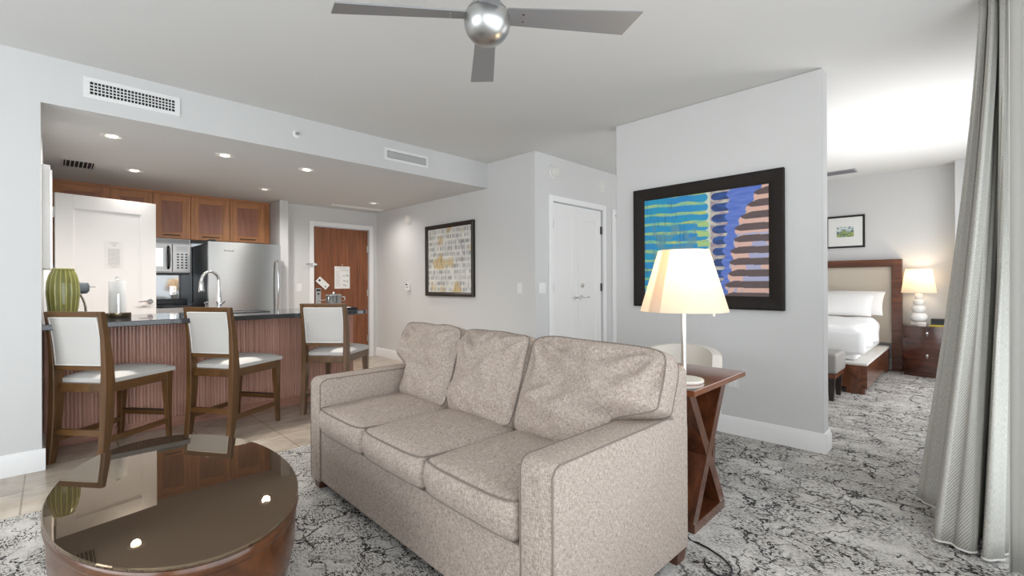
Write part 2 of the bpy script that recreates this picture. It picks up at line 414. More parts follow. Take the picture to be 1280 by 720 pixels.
def casing(name, x0, x1, y, z, w=0.066, t=0.022):
    o = MB().b2(x0-w, x0, y-t, y, 0, z+w, 0.004).b2(x1, x1+w, y-t, y, 0, z+w, 0.004).b2(x0, x1, y-t, y, z, z+w, 0.004)
    return struct(name, o, white_m)
casing('trim_1', c0, c1, YP, ch); casing('trim_2', e0, e1, YE, eh); casing('trim_3', d0, d1, YP, dh)
struct('trim_4', MB().b2(XS, XS+0.052, 5.22, 5.30, 0, 2.10, 0.004).b2(XS, XS+0.052, 5.30, 5.94, 2.03, 2.10, 0.004).b2(XS, XS+0.052, 5.94, 6.0, 0, 2.10, 0.004), white_m)
# ------------------------------------------------------------------ doors of the setting
def hinge(parent, c, m=nickel_m, d=(0.03, 0.012, 0.10)):
    h = MB().box(c, d, bevel=0.002)
    h.cyl((c[0], c[1]-d[1]/2, c[2]-d[2]/2), (c[0], c[1]-d[1]/2, c[2]+d[2]/2), 0.006, seg=10)
    return h.build('hinge', m, parent)
def lever(parent, x, y, z, dirx, m=chrome_m):
    h = MB().cyl((x, y, z), (x, y-0.012, z), 0.026, seg=24)
    h.tube([(x, y-0.01, z), (x, y-0.05, z), (x+dirx*0.012, y-0.058, z), (x+dirx*0.06, y-0.058, z+0.004), (x+dirx*0.115, y-0.055, z+0.001)], [0.010, 0.010, 0.010, 0.009, 0.006], 10)
    return h.build('door_handle', m, parent)
def shaker(x0, x1, z0, z1, y, t, st, top, bot, rec=0.008, bev=0.004):
    """door leaf facing -Y with its front at y; returns (frame, panel) meshes"""
    f = MB().b2(x0, x0+st, y, y+t, z0, z1, 0.0015, 1).b2(x1-st, x1, y, y+t, z0, z1, 0.0015, 1)
    f.b2(x0+st, x1-st, y, y+t, z1-top, z1, 0.0015, 1).b2(x0+st, x1-st, y, y+t, z0, z0+bot, 0.0015, 1)
    # sloped moulding around the recess
    a0, a1, q0, q1 = x0+st, x1-st, z0+bot, z1-top
    for (p, r) in (((a0, q0), (a0, q1)), ((a0, q1), (a1, q1)), ((a1, q1), (a1, q0)), ((a1, q0), (a0, q0))):
        d = V((r[0]-p[0], 0, r[1]-p[1])).normalized(); inn = V((-d.z, 0, d.x))
        cx = V(((a0+a1)/2, 0, (q0+q1)/2))
        if inn.dot(cx-V((p[0], 0, p[1]))) < 0: inn = -inn
        secs = []
        for e in (p, r):
            o = V((e[0], y, e[1])); secs.append([o+V((0, 0.0015, 0)), o+V((0, rec, 0)), o+inn*0.012+V((0, rec, 0))])
        f.sections(secs)
    g = MB().b2(a0, a1, y+rec, y+t-0.004, q0, q1)
    return f, g

def white_leaf(name, x0, x1, z1, y, parent=None):
    f, g = shaker(x0, x1, 0.008, z1, y, 0.04, 0.115, 0.15, 0.2)
    d = f.build(name, door_m, parent)
    g.build('door_panel', door_m, d)
    return d
# closet double doors
cm = (c0+c1)/2
dl = white_leaf('door_1', c0+0.012, cm-0.0015, ch-0.012, YP+0.012); dl['kind'] = 'structure'
dr = white_leaf('door_2', cm+0.0015, c1-0.012, ch-0.012, YP+0.012); dr['kind'] = 'structure'
for z in (0.25, 1.12, 1.86):
    hinge(dl, (c0+0.016, YP+0.008, z), dark_metal); hinge(dr, (c1-0.016, YP+0.008, z), dark_metal)
lever(dl, cm-0.055, YP+0.012, 1.0, -1); lever(dr, cm+0.055, YP+0.012, 1.0, 1)
MB().cyl((cm+0.075, YP+0.012, 1.145), (cm+0.075, YP-0.006, 1.145), 0.028, seg=24).cyl((cm+0.075, YP-0.006, 1.145), (cm+0.075, YP-0.014, 1.145), 0.014, seg=16).build('deadbolt', chrome_m, dr)
# further door beyond the closet, only its casing edge shows
d5 = white_leaf('door_5', d0+0.008, d1-0.008, dh-0.01, YP+0.03); d5['kind'] = 'structure'
lever(d5, d1-0.07, YP+0.03, 1.0, -1)

# entry door of dark red veneer
entry_wood = wood('entry_veneer', srgb(104, 60, 36), srgb(148, 90, 56), 'Z', 10, 0.3, 0.1, 16)
de = MB().b2(e0+0.012, e1-0.012, YE+0.02, YE+0.065, 0.008, eh-0.01, 0.002, 1).build('door_3', entry_wood); de['kind'] = 'structure'
for z in (0.3, 1.03, 1.74): hinge(de, (e1-0.014, YE+0.016, z))
MB().b2(2.782, 2.862, YE-0.002, YE+0.021, 0.86, 1.115, 0.006).build('lock_plate', nickel_m, de)
MB().b2(2.79, 2.854, YE-0.006, YE-0.001, 1.07, 1.10, 0.002).cyl((2.82, YE-0.002, 1.03), (2.82, YE-0.012, 1.03), 0.014).build('lock_reader', black_m, de)
lever(de, 2.83, YE+0.0, 0.935, 1, nickel_m)
sb = MB().b2(2.735, 2.755, YE-0.04, YE+0.0, 1.445, 1.495, 0.003)
sb.tube([(2.745, YE-0.03, 1.485), (2.70, YE-0.05, 1.478), (2.63, YE-0.06, 1.475), (2.62, YE-0.06, 1.47), (2.63, YE-0.06, 1.465), (2.745, YE-0.03, 1.46)], 0.006, 8)
sb.build('swing_bar_latch', chrome_m, de)
MB().b2(2.768, 2.795, YE-0.012, YE+0.022, 1.45, 1.49, 0.004).lathe([(0.0, 0.018), (0.012, 0.012), (0.014, 0), (0.0, 0)], 12, (2.79, YE-0.01, 1.47), rot=(R(90), 0, 0)).build('latch_knob', chrome_m, de)
MB().lathe([(0.0, 0.012), (0.008, 0.009), (0.010, 0), (0.0, 0)], 14, (3.20, YE+0.02, 1.475), rot=(R(90), 0, 0)).build('peephole', chrome_m, de)

# papers on doors
def sheet(name, label, cat, loc, rot, w, h, lines, m=paper_m):
    t = thing(name, label, cat, loc, rot=rot)
    q = MB()
    for x0, x1, z, hh in lines: q.b2(-w/2+x0*w, -w/2+x1*w, -0.0038, -0.0029, h/2-(z+hh)*h, h/2-z*h)
    merged('paper', [(MB().b2(-w/2, w/2, -0.003, 0.0, -h/2, h/2), m), (q, ink_light)], t)
    return t
random.seed(4)
ln = [(0.22, 0.78, 0.05, 0.022), (0.1, 0.9, 0.10, 0.01), (0.4, 0.92, 0.16, 0.03)]
for k in range(9): ln.append((0.08, 0.30+0.12*random.random(), 0.22+k*0.08, 0.012)); ln.append((0.08, 0.28+0.1*random.random(), 0.25+k*0.08, 0.008))
for (a, c) in ((0.55, 0.4), (0.72, 0.36), (0.8, 0.4), (0.58, 0.62), (0.76, 0.64), (0.55, 0.8), (0.66, 0.84)): ln.append((a, a+0.12, c, 0.06))
sheet('notice', 'white printed safety notice pinned on the brown entry door', 'notice', (3.20, YE+0.0195, 1.278), (0, 0, 0), 0.245, 0.345, ln)
tg = thing('door_tag', 'small white do not disturb tag hanging tilted above the entry door lock', 'door tag', (2.885, YE-0.004, 1.19), rot=(0, R(42), 0))
merged('card', [(MB().b2(-0.10, 0.10, -0.004, 0, -0.048, 0.048, 0.001, 1), paper_m), (MB().cyl((-0.065, -0.0035, 0.0), (-0.065, -0.0052, 0.0), 0.017, seg=20).b2(0.05, 0.075, -0.005, -0.0035, -0.02, -0.005), black_m)], tg)

# kitchen side door, swung open
dk = thing('door_4', None, None); del dk['label']; del dk['category']; dk['kind'] = 'structure'
dk.location = (0.018, 5.985, 0); dk.rotation_euler = (0, 0, R(12.1))
f, g = shaker(0.004, 0.785, 0.01, 2.035, 0.0, 0.042, 0.125, 0.13, 0.22)
f.build('door_frame', door_m, dk); g.build('door_panel', door_m, dk)
lever(dk, 0.728, 0.0, 1.0, -1)
for z in (0.3, 1.85): hinge(dk, (-0.006, 0.0, z), chrome_m, (0.02, 0.014, 0.1))
A = R(12.1)
def on_door(lx, ly, lz): return (0.018+cos(A)*lx-sin(A)*ly, 5.985+sin(A)*lx+cos(A)*ly, lz)
ln = [(0.25, 0.75, 0.05, 0.012), (0.3, 0.7, 0.09, 0.012), (0.42, 0.58, 0.14, 0.03)]
for k in range(17): ln.append((0.16, 0.84-0.06*random.random(), 0.28+k*0.035, 0.014))
ln += [(0.2, 0.8, 0.90, 0.014), (0.3, 0.7, 0.94, 0.012)]
sheet('notice', 'white text notice stuck on the open white kitchen door', 'notice', on_door(0.435, 0.0075, 1.475), (0, 0, A), 0.145, 0.275, ln)

# white framed panel on the kitchen side wall
t = thing('framed_mirror', 'white framed mirror hung on the kitchen side wall above the green vase', 'mirror', (XS, 4.95, 1.65))
fr = MB().b2(0.0, 0.042, -0.42, -0.37, -0.36, 0.36, 0.003).b2(0.0, 0.042, 0.0, 0.05, -0.36, 0.36, 0.003).b2(0.0, 0.042, -0.37, 0.0, 0.31, 0.36, 0.003).b2(0.0, 0.042, -0.37, 0.0, -0.36, -0.31, 0.003)
fr.build('frame', white_m, t)
MB().b2(0.004, 0.022, -0.37, 0.0, -0.31, 0.31).build('mirror_glass', mat('mirror', (0.8, 0.82, 0.83), 0.02, 1.0), t)

# ------------------------------------------------------------------ kitchen: cabinets and appliances at the back wall
cab_stile = {a: wood('cabinet_maple', srgb(158, 102, 62), srgb(206, 144, 94), a, 7, 0.35, 0.15, 10) for a in 'XZ'}
cab_panel = wood('cabinet_panel', srgb(146, 94, 72), srgb(178, 122, 96), 'Z', 6, 0.35, 0.15, 9)
cab_dark = mat('cabinet_shadow_gap', (0.05, 0.025, 0.018), 0.6)
YC = 7.10
def cabinet(x0, x1, z0, z1, label, hinge_side, extra=0.0):
    t = thing('wall_cabinet', label, 'cabinet', ((x0+x1)/2, YC, z0), 0, 'kitchen wall cabinets')
    w = (x1-x0)/2; h = z1-z0
    MB().b2(-w, w+extra, 0.022, 0.355, 0, h).build('carcass', cab_stile['Z'], t)
    st = 0.088
    d = MB().b2(-w+0.002, -w+st, 0, 0.02, 0.002, h-0.03, 0.002, 1).b2(w-st, w-0.002, 0, 0.02, 0.002, h-0.03, 0.002, 1).build('door', cab_stile['Z'], t)
    MB().b2(-w+st, w-st, 0, 0.02, h-0.11, h-0.03, 0.002, 1).build('top_rail', cab_stile['X'], d); MB().b2(-w+st, w-st, 0, 0.02, 0.002, 0.085, 0.002, 1).build('bottom_rail', cab_stile['X'], d)
    MB().b2(-w+st, w-st, 0.008, 0.018, 0.085, h-0.11).build('panel', cab_panel, d)
    hb = MB().tube([(-w*0.42, 0.0, 0.045), (-w*0.42, -0.022, 0.045), (w*0.42, -0.022, 0.045), (w*0.42, 0.0, 0.045)], 0.005, 8)
    hb.build('handle', dark_metal, d)
    MB().b2(-w, w+extra, -0.004, 0.022, h-0.028, h).build('cornice', cab_stile['X'], t)
    return t
xs = [0.0, 0.482, 0.875, 1.264, 1.708, 2.14]
lab = ['cherry wall cabinet at far left end, mostly behind the open white door', 'cherry wall cabinet second from left, mostly behind the open white door',
       'cherry wall cabinet directly above the microwave', 'cherry wall cabinet between the microwave one and the fridge corner one', 'cherry wall cabinet above the fridge, beside the white wall end']
for k in range(5): cabinet(xs[k], xs[k+1], 1.42 if k < 1 else 1.755, ZK, lab[k], 1, 0.07 if k == 4 else 0.0)

# splashback of dark glossy tiles
def splash_mat():
    m = bpy.data.materials.new('glossy_blue_black_tile'); m.use_nodes = True; n, l = nt(m); b = n['Principled BSDF']
    tc = n.new('ShaderNodeTexCoord'); mp = n.new('ShaderNodeMapping'); mp.inputs['Rotation'].default_value = (R(90), 0, 0); l.new(tc.outputs['Object'], mp.inputs['Vector'])
    br = n.new('ShaderNodeTexBrick'); br.offset = 0; br.inputs['Scale'].default_value = 1; br.inputs['Brick Width'].default_value = 0.2; br.inputs['Row Height'].default_value = 0.2; br.inputs['Mortar Size'].default_value = 0.003
    br.inputs['Color1'].default_value = (0.035, 0.055, 0.075, 1); br.inputs['Color2'].default_value = (0.05, 0.075, 0.10, 1); br.inputs['Mortar'].default_value = (0.02, 0.02, 0.02, 1)
    l.new(mp.outputs['Vector'], br.inputs['Vector']); l.new(br.outputs['Color'], b.inputs['Base Color'])
    b.inputs['Roughness'].default_value = 0.06; b.inputs['IOR'].default_value = 2.8
    return m
struct('wall_tiles', MB().b2(XS, 2.22, 7.448, 7.46, 0.92, 1.76), splash_mat())
def outlet(name, label, loc, rot, m=plastic_m, w=0.075, h=0.118, kind='outlet', group=None):
    t = thing(name, label, kind, loc, rot=rot, group=group)
    MB().b2(-w/2, w/2, -0.006, 0, -h/2, h/2, 0.003).build('cover_plate', m, t)
    if kind == 'outlet':
        MB().b2(-0.017, 0.017, -0.009, -0.005, 0.008, 0.04, 0.003).b2(-0.017, 0.017, -0.009, -0.005, -0.04, -0.008, 0.003).build('socket', m, t)
    else:
        MB().b2(-0.017, 0.017, -0.009, -0.005, -0.034, 0.034, 0.002).build('rocker', m, t)
    return t
outlet('power_outlet', 'metal plated power outlet on the dark tiles under the microwave', (1.13, 7.448, 1.10), (0, 0, 0), chrome_m)

worktop_m = mat('black_granite', (0.02, 0.022, 0.025), 0.08, var=0.4, vscale=60)
t = thing('base_cabinet', 'cherry base cabinet run under the black worktop along the kitchen back wall', 'cabinet', (1.0, 7.1, 0))
MB().b2(-1.0, -0.56, -0.3, 0.35, 0.1, 0.88).build('carcass', cab_stile['Z'], t); MB().b2(0.28, 0.322, -0.3, 0.35, 0.0, 0.88).build('filler_panel', cab_stile['Z'], t)
MB().b2(-1.0, -0.56, -0.24, 0.35, 0, 0.1).build('plinth', black_m, t)
tag(MB().b2(XS+0.02, 0.44, 6.78, 7.445, 0.88, 0.92, 0.004).build('worktop', worktop_m), 'black granite worktop left of the range, mostly behind the open white door', 'worktop')
tag(MB().b2(1.28, 1.325, 6.78, 7.445, 0.88, 0.92, 0.004).build('worktop', worktop_m), 'narrow black granite worktop strip between the range and the refrigerator', 'worktop')
t = thing('range_cooker', 'stainless steel range cooker with black hob under the microwave', 'cooker', (0.86, 7.10, 0))
MB().b2(-0.41, 0.41, -0.33, 0.34, 0.02, 0.90, 0.004).build('body', steel_m, t)
MB().b2(-0.41, 0.41, -0.35, 0.34, 0.90, 0.925, 0.006).build('hob', mat('hob_glass', (0.012, 0.012, 0.014), 0.05), t)
MB().b2(-0.41, 0.41, 0.27, 0.34, 0.925, 0.99, 0.006).build('control_panel', black_m, t)
dd = MB().b2(-0.39, 0.39, -0.35, -0.331, 0.2, 0.78, 0.004).build('oven_door', black_m, t)
MB().tube([(-0.34, -0.35, 0.73), (-0.34, -0.39, 0.73), (0.34, -0.39, 0.73), (0.34, -0.35, 0.73)], 0.011, 10).build('handle', steel_m, dd)
# microwave
t = thing('microwave', 'silver over the range microwave with keypad below the cherry cabinets', 'microwave', (0.858, 7.09, 1.325))
MB().b2(-0.40, 0.40, 0.0, 0.35, 0, 0.425, 0.004).build('body', steel_m, t)
vg = MB().b2(-0.395, 0.395, -0.012, 0.0, 0.365, 0.425, 0.002)
vg.build('vent_strip', steel_m, t)
q = MB()
for k in range(5): q.b2(-0.385, 0.385, -0.016, -0.011, 0.374+k*0.0095, 0.379+k*0.0095)
q.build('vent_slats', black_m, t, smooth=0)
dd = MB().b2(-0.395, 0.205, -0.03, 0.0, 0.012, 0.362, 0.006).build('door', mat('microwave_silver', (0.66, 0.66, 0.65), 0.35, 0.4), t)
MB().b2(-0.34, 0.115, -0.033, -0.029, 0.075, 0.305, 0.003).build('door_window', mat('microwave_window', (0.55, 0.58, 0.60), 0.06, 1.0), dd)
MB().tube([(0.165, -0.03, 0.05), (0.165, -0.065, 0.08), (0.165, -0.075, 0.19), (0.165, -0.065, 0.3), (0.165, -0.03, 0.33)], [0.012, 0.016, 0.017, 0.016, 0.012], 10).build('handle', mat('gunmetal', (0.16, 0.16, 0.165), 0.25, 1.0), dd)
kp = MB().b2(0.21, 0.395, -0.028, 0.0, 0.012, 0.362, 0.005).build('keypad_panel', mat('microwave_silver', (0.66, 0.66, 0.65), 0.35, 0.4), t)
MB().b2(0.255, 0.365, -0.030, -0.027, 0.27, 0.335, 0.002).build('display', mat('pale_display', (0.62, 0.66, 0.68), 0.15), kp)
for r in range(6):
    for c in range(3): MB().b2(0.252+c*0.043, 0.276+c*0.043, -0.0315, -0.027, 0.055+r*0.034, 0.071+r*0.034, 0.002, 1).build('button', black_m, kp)
MB().b2(-0.39, 0.39, 0.02, 0.33, -0.02, 0.0).build('underside', black_m, t)
# refrigerator
t = thing('refrigerator', 'tall stainless steel refrigerator with curved bar handle', 'refrigerator', (1.745, 6.5, 0))
MB().b2(-0.40, 0.40, 0.075, 0.92, 0.02, 1.69, 0.006).build('cabinet', mat('fridge_side', (0.07, 0.075, 0.08), 0.4, 0.3), t)
def fridge_front(z0, z1):
    def fn(u, v):
        x = -0.41+0.82*u; return (x, 0.012*(2*u-1)**2, z0+(z1-z0)*v)
    b = MB().grid(fn, 16, 4)
    b.grid(lambda u, v: (-0.41+0.82*u, 0.07, z0+(z1-z0)*v), 16, 4)
    bmesh.ops.bridge_loops(b.bm, edges=[e for e in b.bm.edges if e.is_boundary])
    return b
dd = fridge_front(0.62, 1.70).build('upper_door', steel_m, t)
hp = [(0.355, 0.004, 0.80), (0.357, -0.045, 0.84), (0.36, -0.062, 1.05), (0.36, -0.062, 1.25), (0.357, -0.045, 1.46), (0.355, 0.004, 1.50)]
MB().tube(hp, 0.013, 10).build('handle', chrome_m, dd)
lg = MB()
for k, (a, w_) in enumerate(((-0.245, 0.02), (-0.22, 0.017), (-0.199, 0.017), (-0.178, 0.017), (-0.157, 0.02))): lg.b2(a, a+w_*0.75, -0.002, 0.008, 1.585, 1.605 if k in (0, 4) else 1.60, 0.002, 1)
lg.build('badge', mat('badge_grey', (0.25, 0.25, 0.26), 0.3, 0.8), dd)
dd = fridge_front(0.06, 0.61).build('freezer_drawer', steel_m, t)
MB().tube([(-0.3, 0.004, 0.54), (-0.3, -0.05, 0.54), (0.3, -0.05, 0.54), (0.3, 0.004, 0.54)], 0.012, 10).build('handle', chrome_m, dd)
MB().b2(-0.40, -0.33, 0.02, 0.12, 1.70, 1.725, 0.006).build('hinge_cover', black_m, t)
MB().b2(-0.39, 0.39, 0.1, 0.9, 0.0, 0.02).build('foot', black_m, t)

# ------------------------------------------------------------------ breakfast bar
def rib_mat():
    m = bpy.data.materials.new('tambour_wood'); m.use_nodes = True; n, l = nt(m); b = n['Principled BSDF']
    tc = n.new('ShaderNodeTexCoord'); mp = n.new('ShaderNodeMapping'); mp.inputs['Scale'].default_value = (95, 1, 0.5); l.new(tc.outputs['Object'], mp.inputs['Vector'])
    t = n.new('ShaderNodeTexNoise'); t.inputs['Scale'].default_value = 1; t.inputs['Detail'].default_value = 3; l.new(mp.outputs['Vector'], t.inputs['Vector'])
    r = ramp(n, [(0.32, srgb(190, 140, 124)), (0.68, srgb(230, 188, 172))]); l.new(t.outputs['Fac'], r.inputs['Fac']); l.new(r.outputs['Color'], b.inputs['Base Color'])
    b.inputs['Roughness'].default_value = 0.32; b.inputs['Coat Weight'].default_value = 0.25
    return m
tam = rib_mat()
XE = 2.27
t = thing('bar_cabinet', 'reddish ribbed wood bar base under the black breakfast counter', 'bar', (1.1, 4.675, 0))
MB().b2(XS-1.1+0.002, XE-1.1, 0.012, 0.56, 0.0, 0.875).build('body', wood('bar_wood', srgb(158, 110, 94), srgb(204, 154, 134), 'Z', 8, 0.35, 0.2), t)
x0, x1 = XS-1.1+0.002, XE-1.1; nr = 104; prof = []
for k in range(nr):
    a = x0+(x1-x0)*k/nr; w_ = (x1-x0)/nr
    for q in range(4): prof.append((a+w_*(q/4+0.08), [0.009, 0.0008, 0.0, 0.0012][q]))
prof.append((x1, 0.006))
b = MB(); lo = [b.bm.verts.new((x, y, 0.085)) for x, y in prof]; hi = [b.bm.verts.new((x, y, 0.875)) for x, y in prof]
for k in range(len(prof)-1): b.bm.faces.new((lo[k], lo[k+1], hi[k+1], hi[k]))
ribs = b.build('ribbed_panel', tam, t, smooth=30)
MB().b2(x0, x1, -0.006, 0.012, 0.0, 0.085, 0.003).build('skirting', wood('bar_wood', srgb(158, 110, 94), srgb(204, 154, 134), 'X', 8, 0.35, 0.2), t)
MB().b2(x1-0.07, x1+0.004, -0.004, 0.56, 0.0, 0.875, 0.003).build('end_panel', wood('bar_wood', srgb(158, 110, 94), srgb(204, 154, 134), 'Z', 8, 0.35, 0.2), t)
granite = mat('bar_granite', (0.04, 0.043, 0.046), 0.05, var=0.5, vscale=90, ior=1.6)
ct = MB()
pl = [(XS+0.001, 4.262), (2.17, 4.262), (2.215, 4.275), (2.24, 4.31), (2.25, 4.36), (2.25, 5.19), (XS+0.001, 5.19)]
sec = lambda ins, z: [((x if x < 0.1 else x-ins), (y+ins if y < 4.6 else y-ins), z) for x, y in pl]
ct.sections([sec(0.004, 0.877), sec(0, 0.881), sec(0, 0.911), sec(0.004, 0.915)])
tag(ct.build('countertop', granite, smooth=30), 'polished black granite breakfast counter over the ribbed bar base', 'countertop')
ZB = 0.9155
# sink
t = thing('sink', 'low black rimmed sink set in the bar counter beside the faucet', 'sink', (1.22, 4.86, ZB))
MB().b2(-0.24, 0.24, -0.17, -0.155, 0, 0.006, 0.002).b2(-0.24, 0.24, 0.155, 0.17, 0, 0.006, 0.002).b2(-0.24, -0.225, -0.155, 0.155, 0, 0.006, 0.002).b2(0.225, 0.24, -0.155, 0.155, 0, 0.006, 0.002).build('rim', black_m, t)
MB().b2(-0.225, 0.225, -0.155, 0.155, 0.0, 0.002).build('basin', mat('sink_steel', (0.08, 0.08, 0.085), 0.2, 0.9), t)
# faucet
t = thing('faucet', 'tall polished chrome gooseneck kitchen faucet on the bar counter', 'faucet', (1.125, 5.08, ZB))
MB().lathe([(0.032, 0), (0.032, 0.008), (0.024, 0.02), (0.022, 0.05), (0.028, 0.09), (0.024, 0.14), (0.017, 0.18), (0.014, 0.24)], 20, (0, 0, 0), caps=True).build('body', chrome_m, t)
arc = [(0, 0, 0.22)]+[(-0.075+0.075*cos(a), -0.075*(1-cos(a))*0.35, 0.285+0.095*sin(a)) for a in [pi*k/12 for k in range(0, 13)]]
MB().tube(arc, 0.0135, 12).build('spout', chrome_m, t)
e = arc[-1]
MB().lathe([(0.014, 0.012), (0.018, -0.01), (0.021, -0.06), (0.024, -0.085), (0.020, -0.095), (0, -0.095)], 16, e).build('spray_head', chrome_m, t)
MB().tube([(0.01, -0.02, 0.07), (0.02, -0.07, 0.085), (0.025, -0.11, 0.10)], [0.009, 0.008, 0.006], 10).build('lever', chrome_m, t)
tag(MB().lathe([(0.022, 0), (0.022, 0.006), (0.012, 0.012), (0.011, 0.075), (0.014, 0.08), (0.014, 0.095), (0.0, 0.098)], 16).tube([(0, 0, 0.085), (-0.02, -0.03, 0.09), (-0.025, -0.05, 0.082)], 0.006, 8).build('soap_dispenser', chrome_m, loc=(1.03, 5.10, ZB)), 'short chrome soap dispenser left of the faucet on the bar', 'soap dispenser')
# vase
def vase_mat():
    m = bpy.data.materials.new('olive_glaze'); m.use_nodes = True; n, l = nt(m); b = n['Principled BSDF']
    # the glaze breaks to yellow along the raised flutes
    g = n.new('ShaderNodeVertexColor'); g.layer_name = 'flute'
    r = ramp(n, [(0.0, (0.20, 0.205, 0.055)), (0.25, (0.22, 0.22, 0.055)), (0.9, (0.50, 0.47, 0.15))]); l.new(g.outputs['Color'], r.inputs['Fac']); l.new(r.outputs['Color'], b.inputs['Base Color'])
    b.inputs['Roughness'].default_value = 0.12; b.inputs['Coat Weight'].default_value = 0.4
    return m
def vase_fn(u, v):
    z = 0.37*v; prof = [(0, 0.060), (0.1, 0.067), (0.3, 0.078), (0.55, 0.085), (0.75, 0.081), (0.88, 0.071), (0.96, 0.060), (1, 0.056)]
    for (a, ra), (b_, rb) in zip(prof, prof[1:]):
        if a <= v <= b_: t_ = (v-a)/(b_-a); r = ra+(rb-ra)*t_; break
    k = abs(math.cos(u*18*pi)); r *= 1+0.035*k**10*min(1, (1.03-v)*8)-0.01*(1-k)
    return (r*cos(2*pi*u), r*sin(2*pi*u), z)
t = thing('vase', 'green fluted ceramic vase at the left end of the bar counter', 'vase', (0.055, 4.50, ZB))
b = MB().grid(vase_fn, 280, 30, closed_u=True)
b.lathe([(0.054, 0.369), (0.050, 0.33), (0.045, 0.1), (0, 0.1)], 40, caps=False)
b.lathe([(0.058, 0.0), (0.0, 0.0)], 40, caps=False)
vb = b.build('body', vase_mat(), t, smooth=50)
ca = vb.data.color_attributes.new('flute', 'FLOAT_COLOR', 'POINT'); fl = []
for v in vb.data.vertices:
    k = abs(cos(math.atan2(v.co.y, v.co.x)*9))**14 if math.hypot(v.co.x, v.co.y) > 0.0565 else 0.0
    fl += [k, k, k, 1.0]
ca.data.foreach_set('color', fl)
rim = [(0.056*cos(2*pi*k/56), 0.056*sin(2*pi*k/56), 0.370) for k in range(56)]
MB().tube(rim, 0.004, 8, True).build('rim', mat('yellow_glaze', (0.36, 0.33, 0.06), 0.15, coat=0.4), t)
# coffee maker
t = thing('coffee_maker', 'slate grey pod coffee maker behind the green vase on the bar', 'coffee maker', (0.092, 5.00, ZB), R(10))
MB().b2(-0.10, 0.15, -0.13, 0.14, 0, 0.035, 0.008).b2(-0.085, 0.085, -0.125, 0.0, 0.035, 0.05, 0.005).build('base', grey_plastic, t)
MB().b2(-0.10, 0.03, 0.03, 0.14, 0.035, 0.23, 0.02, 3).build('water_tank', grey_plastic, t)
MB().lathe([(0.0, 0.0), (0.055, 0.0), (0.068, 0.02), (0.07, 0.06), (0.062, 0.085), (0.0, 0.092)], 24, (0.035, -0.02, 0.19), sx=1.2, sy=1.3).build('brew_head', grey_plastic, t)
MB().b2(-0.04, 0.155, -0.03, -0.01, 0.238, 0.247, 0.003).build('lever', chrome_m, t)
MB().tube([(-0.03+0.11*cos(a), -0.10, 0.04+0.20*sin(a)) for a in [pi/2*k/8 for k in range(9)]], 0.009, 8).build('arch', chrome_m, t)
# paper towel
t = thing('paper_towel_holder', 'white paper towel roll on a dark and chrome holder on the bar', 'paper towel', (0.366, 4.78, ZB))
MB().lathe([(0.0, 0), (0.083, 0), (0.085, 0.004), (0.085, 0.034), (0.080, 0.038), (0, 0.038)], 32).build('base', mat('bronze_band', (0.14, 0.11, 0.07), 0.2, 0.9), t)
b = MB().lathe([(0.0195, 0.04), (0.054, 0.04), (0.0545, 0.042), (0.0545, 0.286), (0.054, 0.288), (0.0195, 0.288)], 40, caps=False); b.build('paper_roll', mat('tissue', (0.82, 0.82, 0.81), 0.95, bump=0.2, bscale=80), t)
MB().cyl((0, 0, 0.038), (0, 0, 0.30), 0.008).lathe([(0, 0.322), (0.012, 0.318), (0.015, 0.31), (0.012, 0.30), (0, 0.298)], 16).build('post', nickel_m, t)
MB().b2(-0.007, 0.007, -0.078, -0.068, 0.03, 0.19, 0.003, 2).build('tension_arm', chrome_m, t)
# ice bucket and tray
t = thing('ice_bucket', 'silver ice bucket with lid and handles on the far end of the bar', 'ice bucket', (2.145, 4.86, ZB))
MB().lathe([(0, 0), (0.066, 0), (0.070, 0.005), (0.077, 0.13), (0.080, 0.135), (0.078, 0.138)], 32, caps=False).build('bucket', steel_m, t)
MB().lathe([(0.080, 0.136), (0.076, 0.148), (0.04, 0.156), (0, 0.158)], 32, caps=False).lathe([(0, 0.178), (0.013, 0.172), (0.013, 0.163), (0.006, 0.156), (0, 0.156)], 14).build('lid', chrome_m, t)
for sx in (-1, 1): MB().tube([(sx*0.074*0.75, -0.055, 0.125), (sx*0.09, -0.075, 0.12), (sx*0.09, -0.075, 0.08), (sx*0.07*0.75, -0.055, 0.075)], 0.006, 8).build('handle', chrome_m, t)
t = thing('serving_tray', 'thin black serving tray on the right end of the bar counter', 'tray', (2.12, 4.56, ZB))
MB().b2(-0.11, 0.11, -0.08, 0.08, 0, 0.006, 0.002).b2(-0.11, 0.11, -0.08, -0.072, 0.006, 0.018, 0.002).b2(-0.11, 0.11, 0.072, 0.08, 0.006, 0.018, 0.002).b2(-0.11, -0.102, -0.072, 0.072, 0.006, 0.018, 0.002).b2(0.102, 0.11, -0.072, 0.072, 0.006, 0.018, 0.002).build('tray_body', black_m, t)
MB().b2(-0.08, 0.06, -0.04, 0.045, 0.0065, 0.02, 0.002).build('menu_card', paper_m, t)
